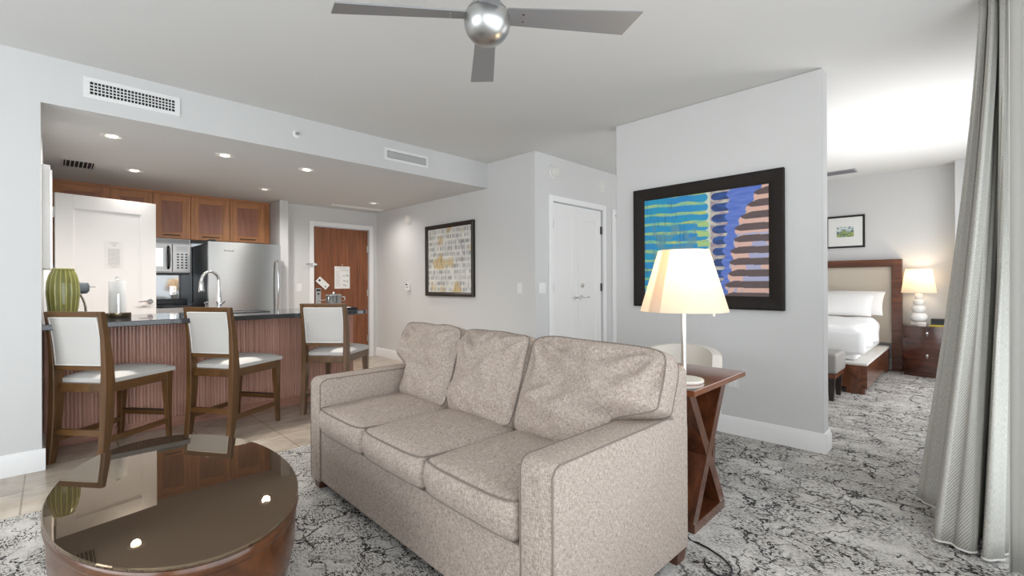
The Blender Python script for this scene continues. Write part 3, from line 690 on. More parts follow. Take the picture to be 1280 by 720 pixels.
# ------------------------------------------------------------------ bar stools
walnut = {a: wood('stool_walnut', srgb(72, 47, 21), srgb(116, 80, 42), a, 9, 0.35, 0.15, 8) for a in 'XYZ'}
def rect_loft(mb, path, sx, sy):
    """path of (x, y, z, kx, ky): rectangular sections in the horizontal plane with chamfered corners"""
    secs = []
    for x, y, z, kx, ky in path:
        a, b, c = sx*kx/2, sy*ky/2, 0.004
        secs.append([(x+u, y+v, z) for u, v in ((-a+c, -b), (a-c, -b), (a, -b+c), (a, b-c), (a-c, b), (-a+c, b), (-a, b-c), (-a, -b+c))])
    return mb.sections(secs)
def seat_pad(mb, z0, side, crown, front_w, back_w, y0, y1, n=14):
    def edge(u, v):
        y = y0+(y1-y0)*v; w = back_w+(front_w-back_w)*v; return (w/2*(2*u-1), y)
    def top(u, v):
        a, b = 2*u-1, 2*v-1
        sh = 1-0.03*(abs(a)**8); x, y = edge(u, v)
        f = (1-abs(a)**6)*(1-abs(b)**6); f = max(f, 0)**0.5
        return (x, y, z0+side*min(1, 0.55+0.45*f)+crown*(1-a*a)*(1-b*b))
    mb.grid(top, n, n); mb.grid(lambda u, v: (*edge(u, v), z0), n, n)
    bmesh.ops.bridge_loops(mb.bm, edges=[e for e in mb.bm.edges if e.is_boundary])
    return mb
def make_stool(label):
    t = thing('bar_stool', label, 'stool', (0, 0, 0), 0, 'counter stools')
    oy = -0.24
    seat_pad(MB(), 0.523, 0.05, 0.024, 0.425, 0.385, oy+0.02, oy+0.505).build('seat', cream_m, t, smooth=50)
    fr = MB()
    fr.b2(-0.18, 0.18, oy-0.005, oy+0.02, 0.462, 0.522, 0.003).b2(-0.195, 0.195, oy+0.463, oy+0.487, 0.468, 0.522, 0.003)
    for s_ in (-1, 1):
        fr.sections([[(s_*0.205, oy+0.0, z) if k == 0 else (s_*0.178, oy+0.0, z) for k, z in ((0, 0.462), (0, 0.522), (1, 0.522), (1, 0.462))],
                     [(s_*0.212, oy+0.48, z) if k == 0 else (s_*0.188, oy+0.48, z) for k, z in ((0, 0.462), (0, 0.522), (1, 0.522), (1, 0.462))]])
    fr.build('seat_frame', walnut['Y'], t)
    for s_ in (-1, 1):
        x = s_*0.192
        # rear leg and back post in one sweep
        rect_loft(MB(), [(s_*0.190, oy-0.045, 0, 1, .62), (x, oy-0.022, 0.14, 1, .78), (x, oy-0.005, 0.33, 1, .95), (x, oy+0.002, 0.5, 1, 1.05), (x*1.01, oy-0.002, 0.64, .85, .92), (x*1.02, oy-0.018, 0.82, .72, .72), (x*1.03, oy-0.046, 0.995, .62, .52)], 0.044, 0.068).build('leg', walnut['Z'], t)
        rect_loft(MB(), [(s_*0.205, oy+0.455, 0, .72, .72), (s_*0.197, oy+0.455, 0.2, .9, .9), (s_*0.190, oy+0.455, 0.38, 1.2, 1.2), (s_*0.188, oy+0.455, 0.5225, 1.32, 1.32)], 0.040, 0.040).build('leg', walnut['Z'], t)
    def rail(z0, z1, y0, y1, w=0.180):
        return MB().sections([[(-w, y0-0.014, z0), (-w, y0+0.014, z0), (-w, y1+0.012, z1), (-w, y1-0.012, z1)], [(w, y0-0.014, z0), (w, y0+0.014, z0), (w, y1+0.012, z1), (w, y1-0.012, z1)]])
    rail(0.966, 0.999, oy-0.041, oy-0.048).b2(-0.212, 0.212, oy-0.060, oy-0.034, 0.988, 1.0, 0.003).build('top_rail', walnut['X'], t)
    rail(0.612, 0.640, oy-0.0, oy-0.003).build('lower_rail', walnut['X'], t)
    # upholstered back pad, bulging a little to both faces
    b = MB()
    def pad(sg):
        def fn(u, v):
            a, c = 2*u-1, 2*v-1; z = 0.642+0.322*v; y = oy-0.003-0.040*v**1.6
            return (0.1805*a, y+sg*(0.014+0.008*max(0, (1-a**6)*(1-c**6))**0.5), z)
        return fn
    b.grid(pad(-1), 12, 12).grid(pad(1), 12, 12); bmesh.ops.bridge_loops(b.bm, edges=[e for e in b.bm.edges if e.is_boundary])
    bp = b.build('backrest', cream_m, t, smooth=50)
    f = pad(-1); ring = [f(u, 0.0) for u in [k/10 for k in range(10)]]+[f(1.0, k/10) for k in range(10)]+[f(1-k/10, 1.0) for k in range(10)]+[f(0.0, 1-k/10) for k in range(10)]
    ring = [(p[0]*0.975, p[1]-0.002, 0.803+(p[2]-0.803)*0.975) for p in ring]
    MB().tube(ring, 0.004, 6, True).build('piping', mat('cream_cord', (0.78, 0.77, 0.74), 0.6), bp)
    MB().b2(-0.172, 0.172, oy-0.036, oy-0.012, 0.185, 0.225, 0.003).build('stretcher', walnut['X'], t)
    fs = MB().b2(-0.178, 0.178, oy+0.452, oy+0.476, 0.19, 0.225, 0.003).build('stretcher', walnut['X'], t)
    MB().b2(-0.178, 0.178, oy+0.449, oy+0.479, 0.225, 0.231, 0.002).build('footrest_plate', dark_metal, fs)
    for s_ in (-1, 1):
        MB().sections([[(s_*0.190-0.011, oy-0.01, z) for z in (0.135,)]+[(s_*0.190+0.011, oy-0.01, 0.135), (s_*0.190+0.011, oy-0.01, 0.17), (s_*0.190-0.011, oy-0.01, 0.17)],
                       [(s_*0.198-0.011, oy+0.452, 0.135), (s_*0.198+0.011, oy+0.452, 0.135), (s_*0.198+0.011, oy+0.452, 0.17), (s_*0.198-0.011, oy+0.452, 0.17)]]).build('stretcher', walnut['Y'], t)
    return t
def stool_at(st, x, y, az):
    a = R(az); f = V((cos(a), sin(a))); p = V((x, y))+f*0.24
    st.location = (p.x, p.y, 0); st.rotation_euler = (0, 0, a-pi/2)
s0 = make_stool('walnut stool with cream seat in front of the green vase')
stool_at(s0, 0.138, 4.167, 38.2)
s1 = dup(s0, (0, 0, 0), 0, 'walnut stool with cream seat in front of the faucet, middle of the row'); stool_at(s1, 0.879, 4.153, 32.7)
s2 = dup(s0, (0, 0, 0), 0, 'walnut stool with cream seat behind the sofa arm, nearest the brown entry door'); stool_at(s2, 1.754, 4.143, 41.4)

# ------------------------------------------------------------------ sofa
sofa_m = weave('sofa_chenille', (0.20, 0.158, 0.13), (0.56, 0.475, 0.415), 620, 0.5, ratio=0.11)
cord_m = mat('sofa_piping', (0.20, 0.165, 0.14), 0.9)
LS, DS = 1.88, 0.87
sofa = thing('sofa', 'three seat grey beige sofa with piped cushions in the middle of the living room', 'sofa')
ra = R(-1.1); q = Matrix.Rotation(ra, 2) @ V((DS/2, LS/2)); sofa.location = (1.03+q.x, 0.86+q.y, 0); sofa.rotation_euler = (0, 0, ra)
ox, oy = -DS/2, -LS/2
def X(a): return a+ox
def Y(a): return a+oy
BZ = 0.055
MB().b2(X(0.006), X(0.84), Y(0.14), Y(LS-0.14), BZ+0.002, 0.34, 0.012, 2).build('base', sofa_m, sofa)
def arm(y0, y1, nm):
    b = MB()
    prof = [(0.0, BZ), (0.0, 0.60), (0.012, 0.622), (0.035, 0.632), (0.70, 0.632), (0.86, 0.60), (DS, 0.58), (DS, BZ)]
    c = 0.018
    def sec(y, ins): 
        out = []
        cx, cz = 0.435, 0.34
        for x, z in prof: out.append((X(x+(ins if x < cx else -ins)), Y(y), z+(ins if z < cz else -ins)))
        return out
    b.sections([sec(y0, c*0.9), sec(y0+c*0.35, c*0.28), sec(y0+c, 0), sec(y1-c, 0), sec(y1-c*0.35, c*0.28), sec(y1, c*0.9)])
    o = b.build('arm', sofa_m, sofa, smooth=50)
    ring = lambda y: [(X(x+(0.003 if x < 0.4 else -0.003)), Y(y), z-0.003) for x, z in [(0.0, BZ+0.004)]+[p for p in prof[1:6]]]
    for yy in (y0+0.008, y1-0.008): MB().tube(ring(yy), 0.0033, 6).build('piping', cord_m, o)
    return o
arm(0.0, 0.15, 'r'); arm(LS-0.15, LS, 'l')
# back frame, leaning slightly
def bsec(y, ins):
    pr_ = [(0.70, BZ), (0.66, 0.34), (0.775, 0.79), (0.785, 0.812), (0.80, 0.822), (0.845, 0.822), (0.862, 0.812), (DS, 0.79), (DS+0.005, 0.4), (DS, BZ)]
    cx, cz = 0.815, 0.45
    return [(X(x+(ins if x < cx else -ins)), Y(y), z+(ins if z < cz else -ins)) for x, z in pr_]
MB().sections([bsec(0.004, 0.014), bsec(0.010, 0.004), bsec(0.022, 0), bsec(LS-0.022, 0), bsec(LS-0.010, 0.004), bsec(LS-0.004, 0.014)]).build('back_frame', sofa_m, sofa, smooth=50)
for x, y in ((0.05, 0.06), (0.05, LS-0.06), (DS-0.045, 0.05), (DS-0.045, LS-0.05)):
    MB().sections([[(X(x)+u*0.8, Y(y)+v*0.8, 0.0) for u, v in ((-.04, -.04), (.04, -.04), (.04, .04), (-.04, .04))], [(X(x)+u, Y(y)+v, BZ+0.006) for u, v in ((-.04, -.04), (.04, -.04), (.04, .04), (-.04, .04))]]).build('leg', wood('sofa_leg', srgb(60, 34, 20), srgb(104, 62, 38), 'Z'), sofa)

def rrect(a, b, k=0.10):
    """square (-1..1)^2 with rounded corners"""
    m = max(abs(a), abs(b))
    if m < 1e-6: return a, b
    # squircle pull of the corners
    s_ = 1-k*(min(abs(a), abs(b))/m)**6*m**3
    return a*s_, b*s_
def seat_cushion(y0, y1, seed):
    w, d = (y1-y0)/2, 0.66/2; yc = (y0+y1)/2; xc = -0.015+d
    n = 24; zt, zb = 0.478, 0.352
    def top(u, v):
        a, b_ = rrect(2*u-1, 2*v-1, 0.05)
        f = max(0, (1-a*a))*max(0, (1-b_*b_))
        z = zt+0.034*f**0.6+0.004*noise.noise(V((a*3+seed, b_*3, seed)))*f**0.3
        ed = max(abs(a), abs(b_)); z -= 0.006*ed**20
        return (X(xc+a*d), Y(yc+b_*w), z)
    def bot(u, v):
        a, b_ = rrect(2*u-1, 2*v-1, 0.05); return (X(xc+a*d), Y(yc+b_*w), zb)
    def loop(z, ex):
        pts = []
        for k in range(4*n):
            s_, r_ = divmod(k, n); tt = r_/n
            uv = [(tt, 0), (1, tt), (1-tt, 1), (0, 1-tt)][s_]
            a, b_ = rrect(2*uv[0]-1, 2*uv[1]-1, 0.05)
            pts.append((X(xc+a*(d+ex)), Y(yc+b_*(w+ex*0.3)), z))
        return pts
    b = MB()
    b.grid(top, n, n); b.grid(bot, n, n)
    # gusset between the two faces, bulging out
    l0 = [(p[0], p[1], zb) for p in loop(zb, 0)]
    lt = []
    for k in range(4*n):
        s_, r_ = divmod(k, n); tt = r_/n; uv = [(tt, 0), (1, tt), (1-tt, 1), (0, 1-tt)][s_]; lt.append(top(*uv))
    mids = []
    for f, ex in ((0.25, 0.012), (0.55, 0.017), (0.82, 0.010)): mids.append(loop(zb+(zt-zb)*f, ex))
    b.sections([l0]+mids+[lt], caps=False)
    bmesh.ops.remove_doubles(b.bm, verts=b.bm.verts, dist=1e-5)
    o = b.build('seat_cushion', sofa_m, sofa, smooth=60)
    MB().tube([V(p)+V((-0.002 if p[0] < X(0.3) else 0.002, 0, 0.001)) for p in lt], 0.0033, 6, True).build('piping', cord_m, o)
    MB().tube([(p[0], p[1], zb+0.004) for p in loop(zb, 0.002)], 0.0033, 6, True).build('piping', cord_m, o)
    return o
ys = [0.153, 0.678, 1.203, 1.727]
for k in range(3): seat_cushion(ys[k]+0.002, ys[k+1]-0.002, k*3.7)

def back_cushion(lo, hi, label_, seed):
    """lo/hi: functions of v (0 bottom..1 top) giving the side edges along the sofa"""
    n, H = 44, 0.465
    tilt = R(24); tb = 0.115
    P0 = V((0.525, 0, 0.463))
    e_v = V((sin(tilt), 0, cos(tilt))); e_n = V((-cos(tilt), 0, sin(tilt)))     # up the cushion / towards the seat
    def pt(u, v, off):
        a, b_ = rrect(2*u-1, 2*v-1, 0.07); uu, vv = (a+1)/2, (b_+1)/2
        y = lo(vv)+(hi(vv)-lo(vv))*uu
        sag = -0.018*(1-(2*uu-1)**2)*0 + 0.012*noise.noise(V((uu*3+seed, vv*2, seed)))*vv
        p = P0+e_v*(H*vv+sag)+e_n*off; return (X(p.x), Y(y), p.z)
    def bul(u, v, sg):
        a, b_ = 2*u-1, 2*v-1
        f = max(0, 1-a**4)**0.8*max(0, 1-b_**4)**0.8
        w_ = 0.062*f*(1.0-0.25*v)
        # soft folds running down from the top corners and creases across
        if sg > 0:
            for cx in (0.0, 1.0):
                dx, dz = (u-cx), (1.0-v)
                rr = math.hypot(dx, dz); th = math.atan2(dz, abs(dx)+1e-6)
                w_ += 0.016*sin(th*11+seed)*math.exp(-((rr-0.25)/0.17)**2)
            w_ += 0.014*sin((v+0.18*sin(u*4+seed)+0.25*u)*17+seed)*math.exp(-((v-0.40)/0.22)**2)*f
            w_ += 0.034*(noise.noise(V((u*3.2+seed*1.7, v*3.2, seed)))+0.5*noise.noise(V((u*8+seed, v*8, seed*2))))*f**0.5
            w_ += 0.013*sin(u*34+3*noise.noise(V((u*4, v*3, seed))))*max(0, (v-0.72)/0.28)*(1-v)*4
        return w_
    b = MB()
    b.grid(lambda u, v: pt(u, v, tb/2+bul(u, v, 1)), n, n)
    b.grid(lambda u, v: pt(u, v, -tb/2-0.3*bul(u, v, -1)), n, n)
    uvs = []
    for k in range(4*n):
        s_, r_ = divmod(k, n); tt = r_/n; uvs.append([(tt, 0), (1, tt), (1-tt, 1), (0, 1-tt)][s_])
    def lp(off, ex):
        out = []
        for u, v in uvs:
            p = V(pt(u, v, off)); c_ = V(pt(0.5, 0.5, off)); d_ = (p-c_).normalized(); out.append(p+d_*ex)
        return out
    Lf = [pt(u, v, tb/2+bul(u, v, 1)) for u, v in uvs]; Lb = [pt(u, v, -tb/2-0.3*bul(u, v, -1)) for u, v in uvs]
    b.sections([Lf, lp(tb*0.28, 0.009), lp(0, 0.013), lp(-tb*0.28, 0.009), Lb], caps=False)
    bmesh.ops.remove_doubles(b.bm, verts=b.bm.verts, dist=1e-5)
    o = b.build('back_cushion', sofa_m, sofa, smooth=70)
    MB().tube(Lf, 0.0033, 6, True).build('piping', cord_m, o)
    MB().tube(Lb, 0.0033, 6, True).build('piping', cord_m, o)
    return o
sst = lambda e0_, e1_, x: (lambda t_: t_*t_*(3-2*t_))(min(1, max(0, (x-e0_)/(e1_-e0_))))
av = (0.640-0.463)/0.425
back_cushion(lambda v: 0.165-0.185*sst(av-0.10, av+0.10, v), lambda v: 0.672+0.025*v, '', 1.3)
back_cushion(lambda v: 0.684+0.028*v, lambda v: 1.195+0.06*v, '', 4.1)
back_cushion(lambda v: 1.205+0.068*v, lambda v: LS-0.165+0.18*sst(av-0.06, av+0.14, v), '', 7.9)

# ------------------------------------------------------------------ coffee table
mahog = {a: wood('mahogany', srgb(56, 28, 16), srgb(108, 62, 38), a, 7, 0.18, 0.6, 8) for a in 'XYZ'}
drum_m = wood('drum_mahogany', srgb(58, 31, 14), srgb(106, 62, 30), 'Y', 5, 0.25, 0.25, 6)
t = thing('coffee_table', 'oval dark wood drum coffee table with bronze glass top on the carpet', 'coffee table', (0.335, 2.125, 0))
AX, AY = 0.363, 0.675
def ov(mb, prof, seg=96, caps=True):
    # prof: (inset from the oval edge, z)
    secs = []
    for ins, z in prof: secs.append([((AX-ins)*cos(2*pi*k/seg), (AY-ins)*sin(2*pi*k/seg), z) for k in range(seg)])
    return mb.sections(secs, caps)
ov(MB(), [(0.030, 0.0), (0.030, 0.02), (0.040, 0.05), (0.060, 0.085), (0.075, 0.11)]).build('plinth', drum_m, t, smooth=40)
ov(MB(), [(0.085, 0.09), (0.055, 0.125), (0.028, 0.19), (0.012, 0.26), (0.008, 0.34), (0.008, 0.385)]).build('drum', drum_m, t, smooth=40)
ov(MB(), [(0.008, 0.3855), (0.002, 0.389), (0.0, 0.394), (0.0, 0.412), (0.004, 0.418), (0.012, 0.4195)]).build('rim', drum_m, t, smooth=40)
gl = mat('bronze_glass', (0.045, 0.032, 0.022), 0.015, ior=2.5, spec=0.5)
gl.node_tree.nodes['Principled BSDF'].inputs['Specular Tint'].default_value = (1.0, 0.75, 0.50, 1)
ov(MB(), [(0.003, 0.42), (0.0, 0.423), (0.0, 0.428), (0.003, 0.431)]).build('glass_top', gl, t, smooth=40)

# ------------------------------------------------------------------ desk behind the sofa
t = thing('console_table', 'dark red wood console table with crossed plank legs behind the sofa', 'table', (2.29, 1.55, 0))
tx0, tx1, ty0, ty1 = -0.32, 0.32, -0.70, 0.75
top_m = wood('mahogany_top', srgb(92, 46, 20), srgb(142, 80, 42), 'Y', 6, 0.1, 0.8, 8)
MB().b2(tx0, tx1, ty0, ty1, 0.672, 0.70, 0.003).build('tabletop', top_m, t)
for y0 in (ty0+0.06, ty1-0.06-0.26):
    y1 = y0+0.26
    dd = MB().b2(-0.185, 0.185, y0, y1, 0.0, 0.045, 0.003).build('foot_plate', mahog['X'], t)
    for sg in (-1, 1):
        w_ = 0.03
        pl = [(-sg*0.165-w_, 0.045), (-sg*0.165+w_, 0.045), (sg*0.205+w_, 0.672), (sg*0.205-w_, 0.672)]
        yy0, yy1 = (y0+0.004, y1-0.004) if sg > 0 else (y0+0.006, y1-0.006)
        MB().sections([[(x, yy0, z) for x, z in pl], [(x, yy1, z) for x, z in pl]]).build('leg', mahog['Z'], t)

# table lamp on the console
t = thing('table_lamp', 'lit white cone shaded lamp on the console table behind the sofa', 'lamp', (2.135, 0.972, 0.7005))
ivory = mat('lamp_enamel', (0.80, 0.78, 0.74), 0.25, 0.2)
MB().lathe([(0, 0), (0.088, 0), (0.09, 0.003), (0.09, 0.011), (0.087, 0.014), (0, 0.015)], 48).build('base', ivory, t)
MB().cyl((0, 0, 0.014), (0, 0, 0.40), 0.0115, seg=20).build('pole', mat('satin_aluminium', (0.72, 0.70, 0.67), 0.3, 0.8), t)
def shade_mat(name, tint, em):
    m = bpy.data.materials.new(name); m.use_nodes = True; n, l = nt(m)
    for x in list(n): 
        if x.type == 'BSDF_PRINCIPLED': n.remove(x)
    df = n.new('ShaderNodeBsdfDiffuse'); df.inputs['Color'].default_value = (0.8, 0.78, 0.74, 1)
    tr = n.new('ShaderNodeBsdfTranslucent'); tr.inputs['Color'].default_value = (*tint, 1)
    mx = n.new('ShaderNodeMixShader'); mx.inputs[0].default_value = 0.6; l.new(df.outputs[0], mx.inputs[1]); l.new(tr.outputs[0], mx.inputs[2])
    l.new(mx.outputs[0], n['Material Output'].inputs['Surface']); return m
def shade(r0, z0, r1, z1, seg=64, lap=True):
    b = MB(); th = 0.0015
    b.lathe([(r0, z0), (r1, z1), (r1-th, z1), (r0-th, z0), (r0, z0)], seg, caps=False)
    bmesh.ops.remove_doubles(b.bm, verts=b.bm.verts, dist=1e-6)
    return b
sh = shade(0.200, 0.335, 0.115, 0.625).build('lamp_shade', shade_mat('parchment', (0.95, 0.86, 0.72), 0), t, smooth=50)
# overlap seam of the rolled shade, to the left as seen from the sofa
sa = R(165)
b = MB(); s_in, s_out = 0.0, 0.006
def seam(u, v):
    z = 0.335+0.29*v; r = 0.200+(0.115-0.200)*v; a = sa-0.16+0.32*u; return (r*cos(a)*1.0+0.004*cos(a)*(1-u), r*sin(a)+0.004*sin(a)*(1-u), z)
b.grid(seam, 8, 6)
b.grid(lambda u, v: tuple(V(seam(u, v))+V((0.0016*cos(sa), 0.0016*sin(sa), 0))), 8, 6); bmesh.ops.bridge_loops(b.bm, edges=[e for e in b.bm.edges if e.is_boundary])
b.build('overlap_seam', shade_mat('parchment_double', (0.95, 0.80, 0.58), 0), sh, smooth=50)
MB().lathe([(0, 0), (0.02, 0.0), (0.032, 0.03), (0.034, 0.055), (0.024, 0.085), (0, 0.095)], 20, (0, 0, 0.44)).build('bulb', mat('lit_bulb', (1, 0.9, 0.75), 0.4, emit=(1, 0.85, 0.62), estr=8), t)
MB().lathe([(0.012, 0.395), (0.02, 0.40), (0.02, 0.435), (0.0, 0.44)], 16).tube([(-0.114, 0, 0.62), (0.114, 0, 0.62)], 0.002, 6).tube([(0, 0.114, 0.62), (0, -0.114, 0.62)], 0.002, 6).cyl((0, 0, 0.43), (0, 0, 0.46), 0.004).tube([(0.018, 0, 0.43), (0.04, 0.0, 0.45), (0.045, 0, 0.54), (0, 0, 0.618)], 0.0025, 6).build('socket', nickel_m, t)
sw = V((0.11, -0.10, 0))
MB().tube([(0.012, -0.01, 0.415), (sw.x, sw.y, 0.415)], 0.003, 6).cyl((sw.x, sw.y, 0.418), (sw.x, sw.y, 0.31), 0.0055, seg=10).build('switch_rod', ivory, t)
def point(name, loc, power, color, radius=0.03):
    d = bpy.data.lights.new(name, 'POINT'); d.energy = power; d.color = color; d.shadow_soft_size = radius
    o = bpy.data.objects.new(name, d); C.objects.link(o); o.location = loc; return o
LAMP_P = 5
point('table_lamp_light', (2.135, 0.972, 0.7005+0.57), LAMP_P, (1, 0.78, 0.52), 0.035)

# cream chair on the far side of the console
t = thing('armchair', 'cream upholstered barrel back chair tucked under the far side of the console table', 'chair', (2.80, 1.33, 0), R(90))
# local -y is the back of the chair after the turn: +y faces the desk
cream2 = mat('cream_chair_cloth', (0.74, 0.70, 0.64), 0.7, bump=0.05, bscale=300)
seat_pad(MB(), 0.40, 0.07, 0.02, 0.46, 0.40, -0.20, 0.22).build('seat', cream2, t, smooth=50)
b = MB()
def barrel(u, off):
    a = R(-62+124*u); r = 0.275+off; return (r*sin(a)*0.93, -r*cos(a)+0.06)
secs = []
for k in range(25):
    u = k/24; (xi, yi), (xo, yo) = barrel(u, -0.028), barrel(u, 0.028); (xm, ym) = barrel(u, 0)
    zt = 0.765-0.035*abs(2*u-1)**2.5
    secs.append([(xi, yi, 0.36), (xo, yo, 0.36), (xo*1.04, yo*1.04, zt-0.02), (xo*1.02, yo*1.02, zt-0.004), (xm*1.02, ym*1.02, zt), (xi*1.03, yi*1.03, zt-0.004), (xi*1.03, yi*1.03, zt-0.02)])
b.sections(secs); b.build('backrest', cream2, t, smooth=50)
for sx, sy in ((-1, -1), (1, -1), (-1, 1), (1, 1)):
    MB().sections([[(sx*0.16+u*0.7, sy*0.15+v*0.7+(0.02 if sy > 0 else -0.02), 0.0) for u, v in ((-.02, -.02), (.02, -.02), (.02, .02), (-.02, .02))], [(sx*0.16+u, sy*0.15+v, 0.40) for u, v in ((-.02, -.02), (.02, -.02), (.02, .02), (-.02, .02))]]).build('leg', mahog['Z'], t)
# ------------------------------------------------------------------ ceiling fan
FX, FY, FZ = 1.235, 1.367, 2.24
fan = thing('ceiling_fan', 'four blade grey ceiling fan with round brushed metal hub', 'fan', (FX, FY, ZC), R(-39.5))
fz = FZ-ZC
alum = mat('brushed_aluminium', (0.50, 0.50, 0.49), 0.33, 1.0)
blade_m = mat('grey_fan_blade', (0.26, 0.26, 0.265), 0.45, 0.3)
MB().lathe([(0, 0), (0.07, 0), (0.068, -0.02), (0.05, -0.06), (0.02, -0.075), (0, -0.075)], 32).build('canopy', alum, fan)
MB().cyl((0, 0, -0.07), (0, 0, fz+0.09), 0.013).build('downrod', alum, fan)
RS = 0.093
SC, SM = fz-0.022, 0.030             # sphere centre, seam height above it
sph = lambda a0, a1, n, r: [(r*cos(a0+(a1-a0)*k/n), SC+r*sin(a0+(a1-a0)*k/n)) for k in range(n+1)]
am = math.asin(SM/RS)
MB().lathe([(0.0, SC+SM+0.003)]+sph(am+0.04, 1.15, 12, RS*0.985)+[(0.02, SC+RS*0.96), (0.0, SC+RS*0.96)], 48, caps=False).build('motor_housing', alum, fan, smooth=60)
MB().lathe([(RS*cos(am)*0.975, SC+SM-0.001), (RS*cos(am)*0.975, SC+SM+0.004)], 48).build('seam_ring', black_m, fan)
bowl = [(0.0, SC-RS)]+sph(-pi/2+0.04, am, 28, RS)+[(0.0, SC+SM)]
MB().lathe(bowl, 48, caps=False).build('hub_bowl', alum, fan, smooth=60)
for k in range(4):
    a = k*pi/2
    e = V((cos(a), sin(a), 0)); cdir = V((-sin(a), cos(a), 0)); p = R(13)
    ch = cdir*cos(p)-V((0, 0, 1))*sin(p); nn = e.cross(ch)
    b = MB()
    pts = [(0.080, -0.042), (0.080, 0.042), (0.575, 0.063), (0.622, -0.061)]
    mk = lambda off: [e*r+ch*w+nn*off+V((0, 0, fz+0.004)) for r, w in pts]
    b.sections([mk(-0.003), mk(0.003)])
    bl = b.build('blade', blade_m, fan, smooth=0)
    s_ = MB()
    for w in (-0.018, 0.018): s_.cyl(e*0.145+ch*w+V((0, 0, fz+0.004))+nn*(-0.0045), e*0.145+ch*w+V((0, 0, fz+0.004))+nn*0.0045, 0.004, seg=10)
    s_.build('screw', chrome_m, bl)

# ------------------------------------------------------------------ vents, sprinkler, ceiling lights
def grille(label, x0, x1, z0, z1):
    w, h = (x1-x0)/2, (z1-z0)/2; t = thing('air_vent', label, 'vent', ((x0+x1)/2, YW, (z0+z1)/2), 0, None)
    fx, fz_ = 0.033, 0.028
    MB().b2(-w, w, -0.008, 0, h-fz_, h, 0.002).b2(-w, w, -0.008, 0, -h, -h+fz_, 0.002).b2(-w, -w+fx, -0.008, 0, -h+fz_, h-fz_, 0.002).b2(w-fx, w, -0.008, 0, -h+fz_, h-fz_, 0.002).build('frame', plastic_m, t)
    MB().b2(-w+fx, w-fx, -0.0012, -0.0002, -h+fz_, h-fz_).build('dark_backing', void_m, t)
    g = MB(); n = 24
    for k in range(1, n): x = -w+fx+(2*w-2*fx)*k/n; g.b2(x-0.0025, x+0.0025, -0.006, -0.0015, -h+fz_, h-fz_)
    for k in range(1, 4): z = -h+fz_+(2*h-2*fz_)*k/4; g.b2(-w+fx, w-fx, -0.0072, -0.003, z-0.0028, z+0.0028)
    g.build('louvres', plastic_m, t, smooth=0)
grille('white wall air vent above the left end of the kitchen opening', 0.151, 0.680, 2.427, 2.566)
grille('white wall air vent at the right end of the bulkhead, near the hall', 2.368, 2.898, 2.428, 2.554)
t = thing('sprinkler', 'small round white fire sprinkler on the bulkhead between the air vents', 'sprinkler', (1.521, YW, 2.491))
MB().lathe([(0.034, 0), (0.034, 0.004), (0.026, 0.010), (0.018, 0.010), (0.016, 0.004), (0, 0.004)], 28, rot=(R(90), 0, 0)).build('escutcheon', plastic_m, t)
MB().lathe([(0.008, 0.004), (0.008, 0.022), (0.014, 0.023), (0.014, 0.026), (0, 0.026)], 16, rot=(R(90), 0, 0)).build('head', nickel_m, t)

def ceiling_vent(label, x0, x1, y0, y1, z, n, m, name='ceiling_vent'):
    t = thing(name, label, 'vent', ((x0+x1)/2, (y0+y1)/2, z)); w, h = (x1-x0)/2, (y1-y0)/2; f = 0.02
    MB().b2(-w, w, -h, -h+f, -0.006, 0).b2(-w, w, h-f, h, -0.006, 0).b2(-w, -w+f, -h+f, h-f, -0.006, 0).b2(w-f, w, -h+f, h-f, -0.006, 0).build('frame', m, t, smooth=0)
    MB().b2(-w+f, w-f, -h+f, h-f, -0.001, -0.0002).build('dark_backing', void_m, t)
    g = MB()
    for k in range(n): 
        if w >= h*2: y = -h+f+(2*h-2*f)*(k+0.5)/n; g.box((0, y, -0.006), (2*w-2*f, 0.003, 0.010), (R(40), 0, 0))
        else: x = -w+f+(2*w-2*f)*(k+0.5)/n; g.box((x, 0, -0.006), (0.003, 2*h-2*f, 0.010), (0, R(40), 0))
    g.build('louvres', m, t, smooth=0)
ceiling_vent('small square ceiling vent at the far left of the kitchen ceiling', 0.06, 0.31, 5.89, 6.25, ZK, 7, mat('vent_grey', (0.55, 0.55, 0.54), 0.5))
ceiling_vent('long slim linear ceiling vent near the brown entry door', 2.86, 3.70, 6.52, 6.66, ZK, 3, plastic_m)
ceiling_vent('long slim linear ceiling vent in the bedroom near the headboard wall', 7.32, 7.58, 1.05, 2.0, ZC, 6, mat('vent_mid_grey', (0.42, 0.42, 0.44), 0.6))  # this vent has one even, deeper grey

glow = mat('downlight_lamp', (1, 1, 1), 0.4, emit=(1, 0.86, 0.66), estr=6)
glow_low = mat('downlight_lamp_dim', (0.8, 0.8, 0.8), 0.3, emit=(1, 0.93, 0.82), estr=0.6)
def downlight(x, y, lit, label, power):
    t = thing('ceiling_light', label, 'ceiling light', (x, y, ZK), 0, 'recessed kitchen downlights')
    MB().lathe([(0.075, 0), (0.075, -0.004), (0.066, -0.007), (0.054, -0.004), (0.052, 0.0)], 36, caps=False).build('trim_ring', plastic_m, t)
    MB().lathe([(0, -0.0015), (0.053, -0.0015)], 32, caps=False).build('reflector', chrome_m if not lit else plastic_m, t)
    MB().lathe([(0, -0.012), (0.022, -0.010), (0.036, -0.004), (0.036, -0.002), (0, -0.002)], 24).build('lamp', glow if lit else glow_low, t)
    d = bpy.data.lights.new('downlight_beam', 'SPOT'); d.energy = power; d.color = (1, 0.955, 0.90); d.spot_size = R(160); d.spot_blend = 1.0; d.shadow_soft_size = 0.04
    o = bpy.data.objects.new('downlight_beam', d); C.objects.link(o); o.location = (x, y, ZK-0.02)
downlight(0.335, 4.746, True, 'lit recessed ceiling light above the green vase', 80)
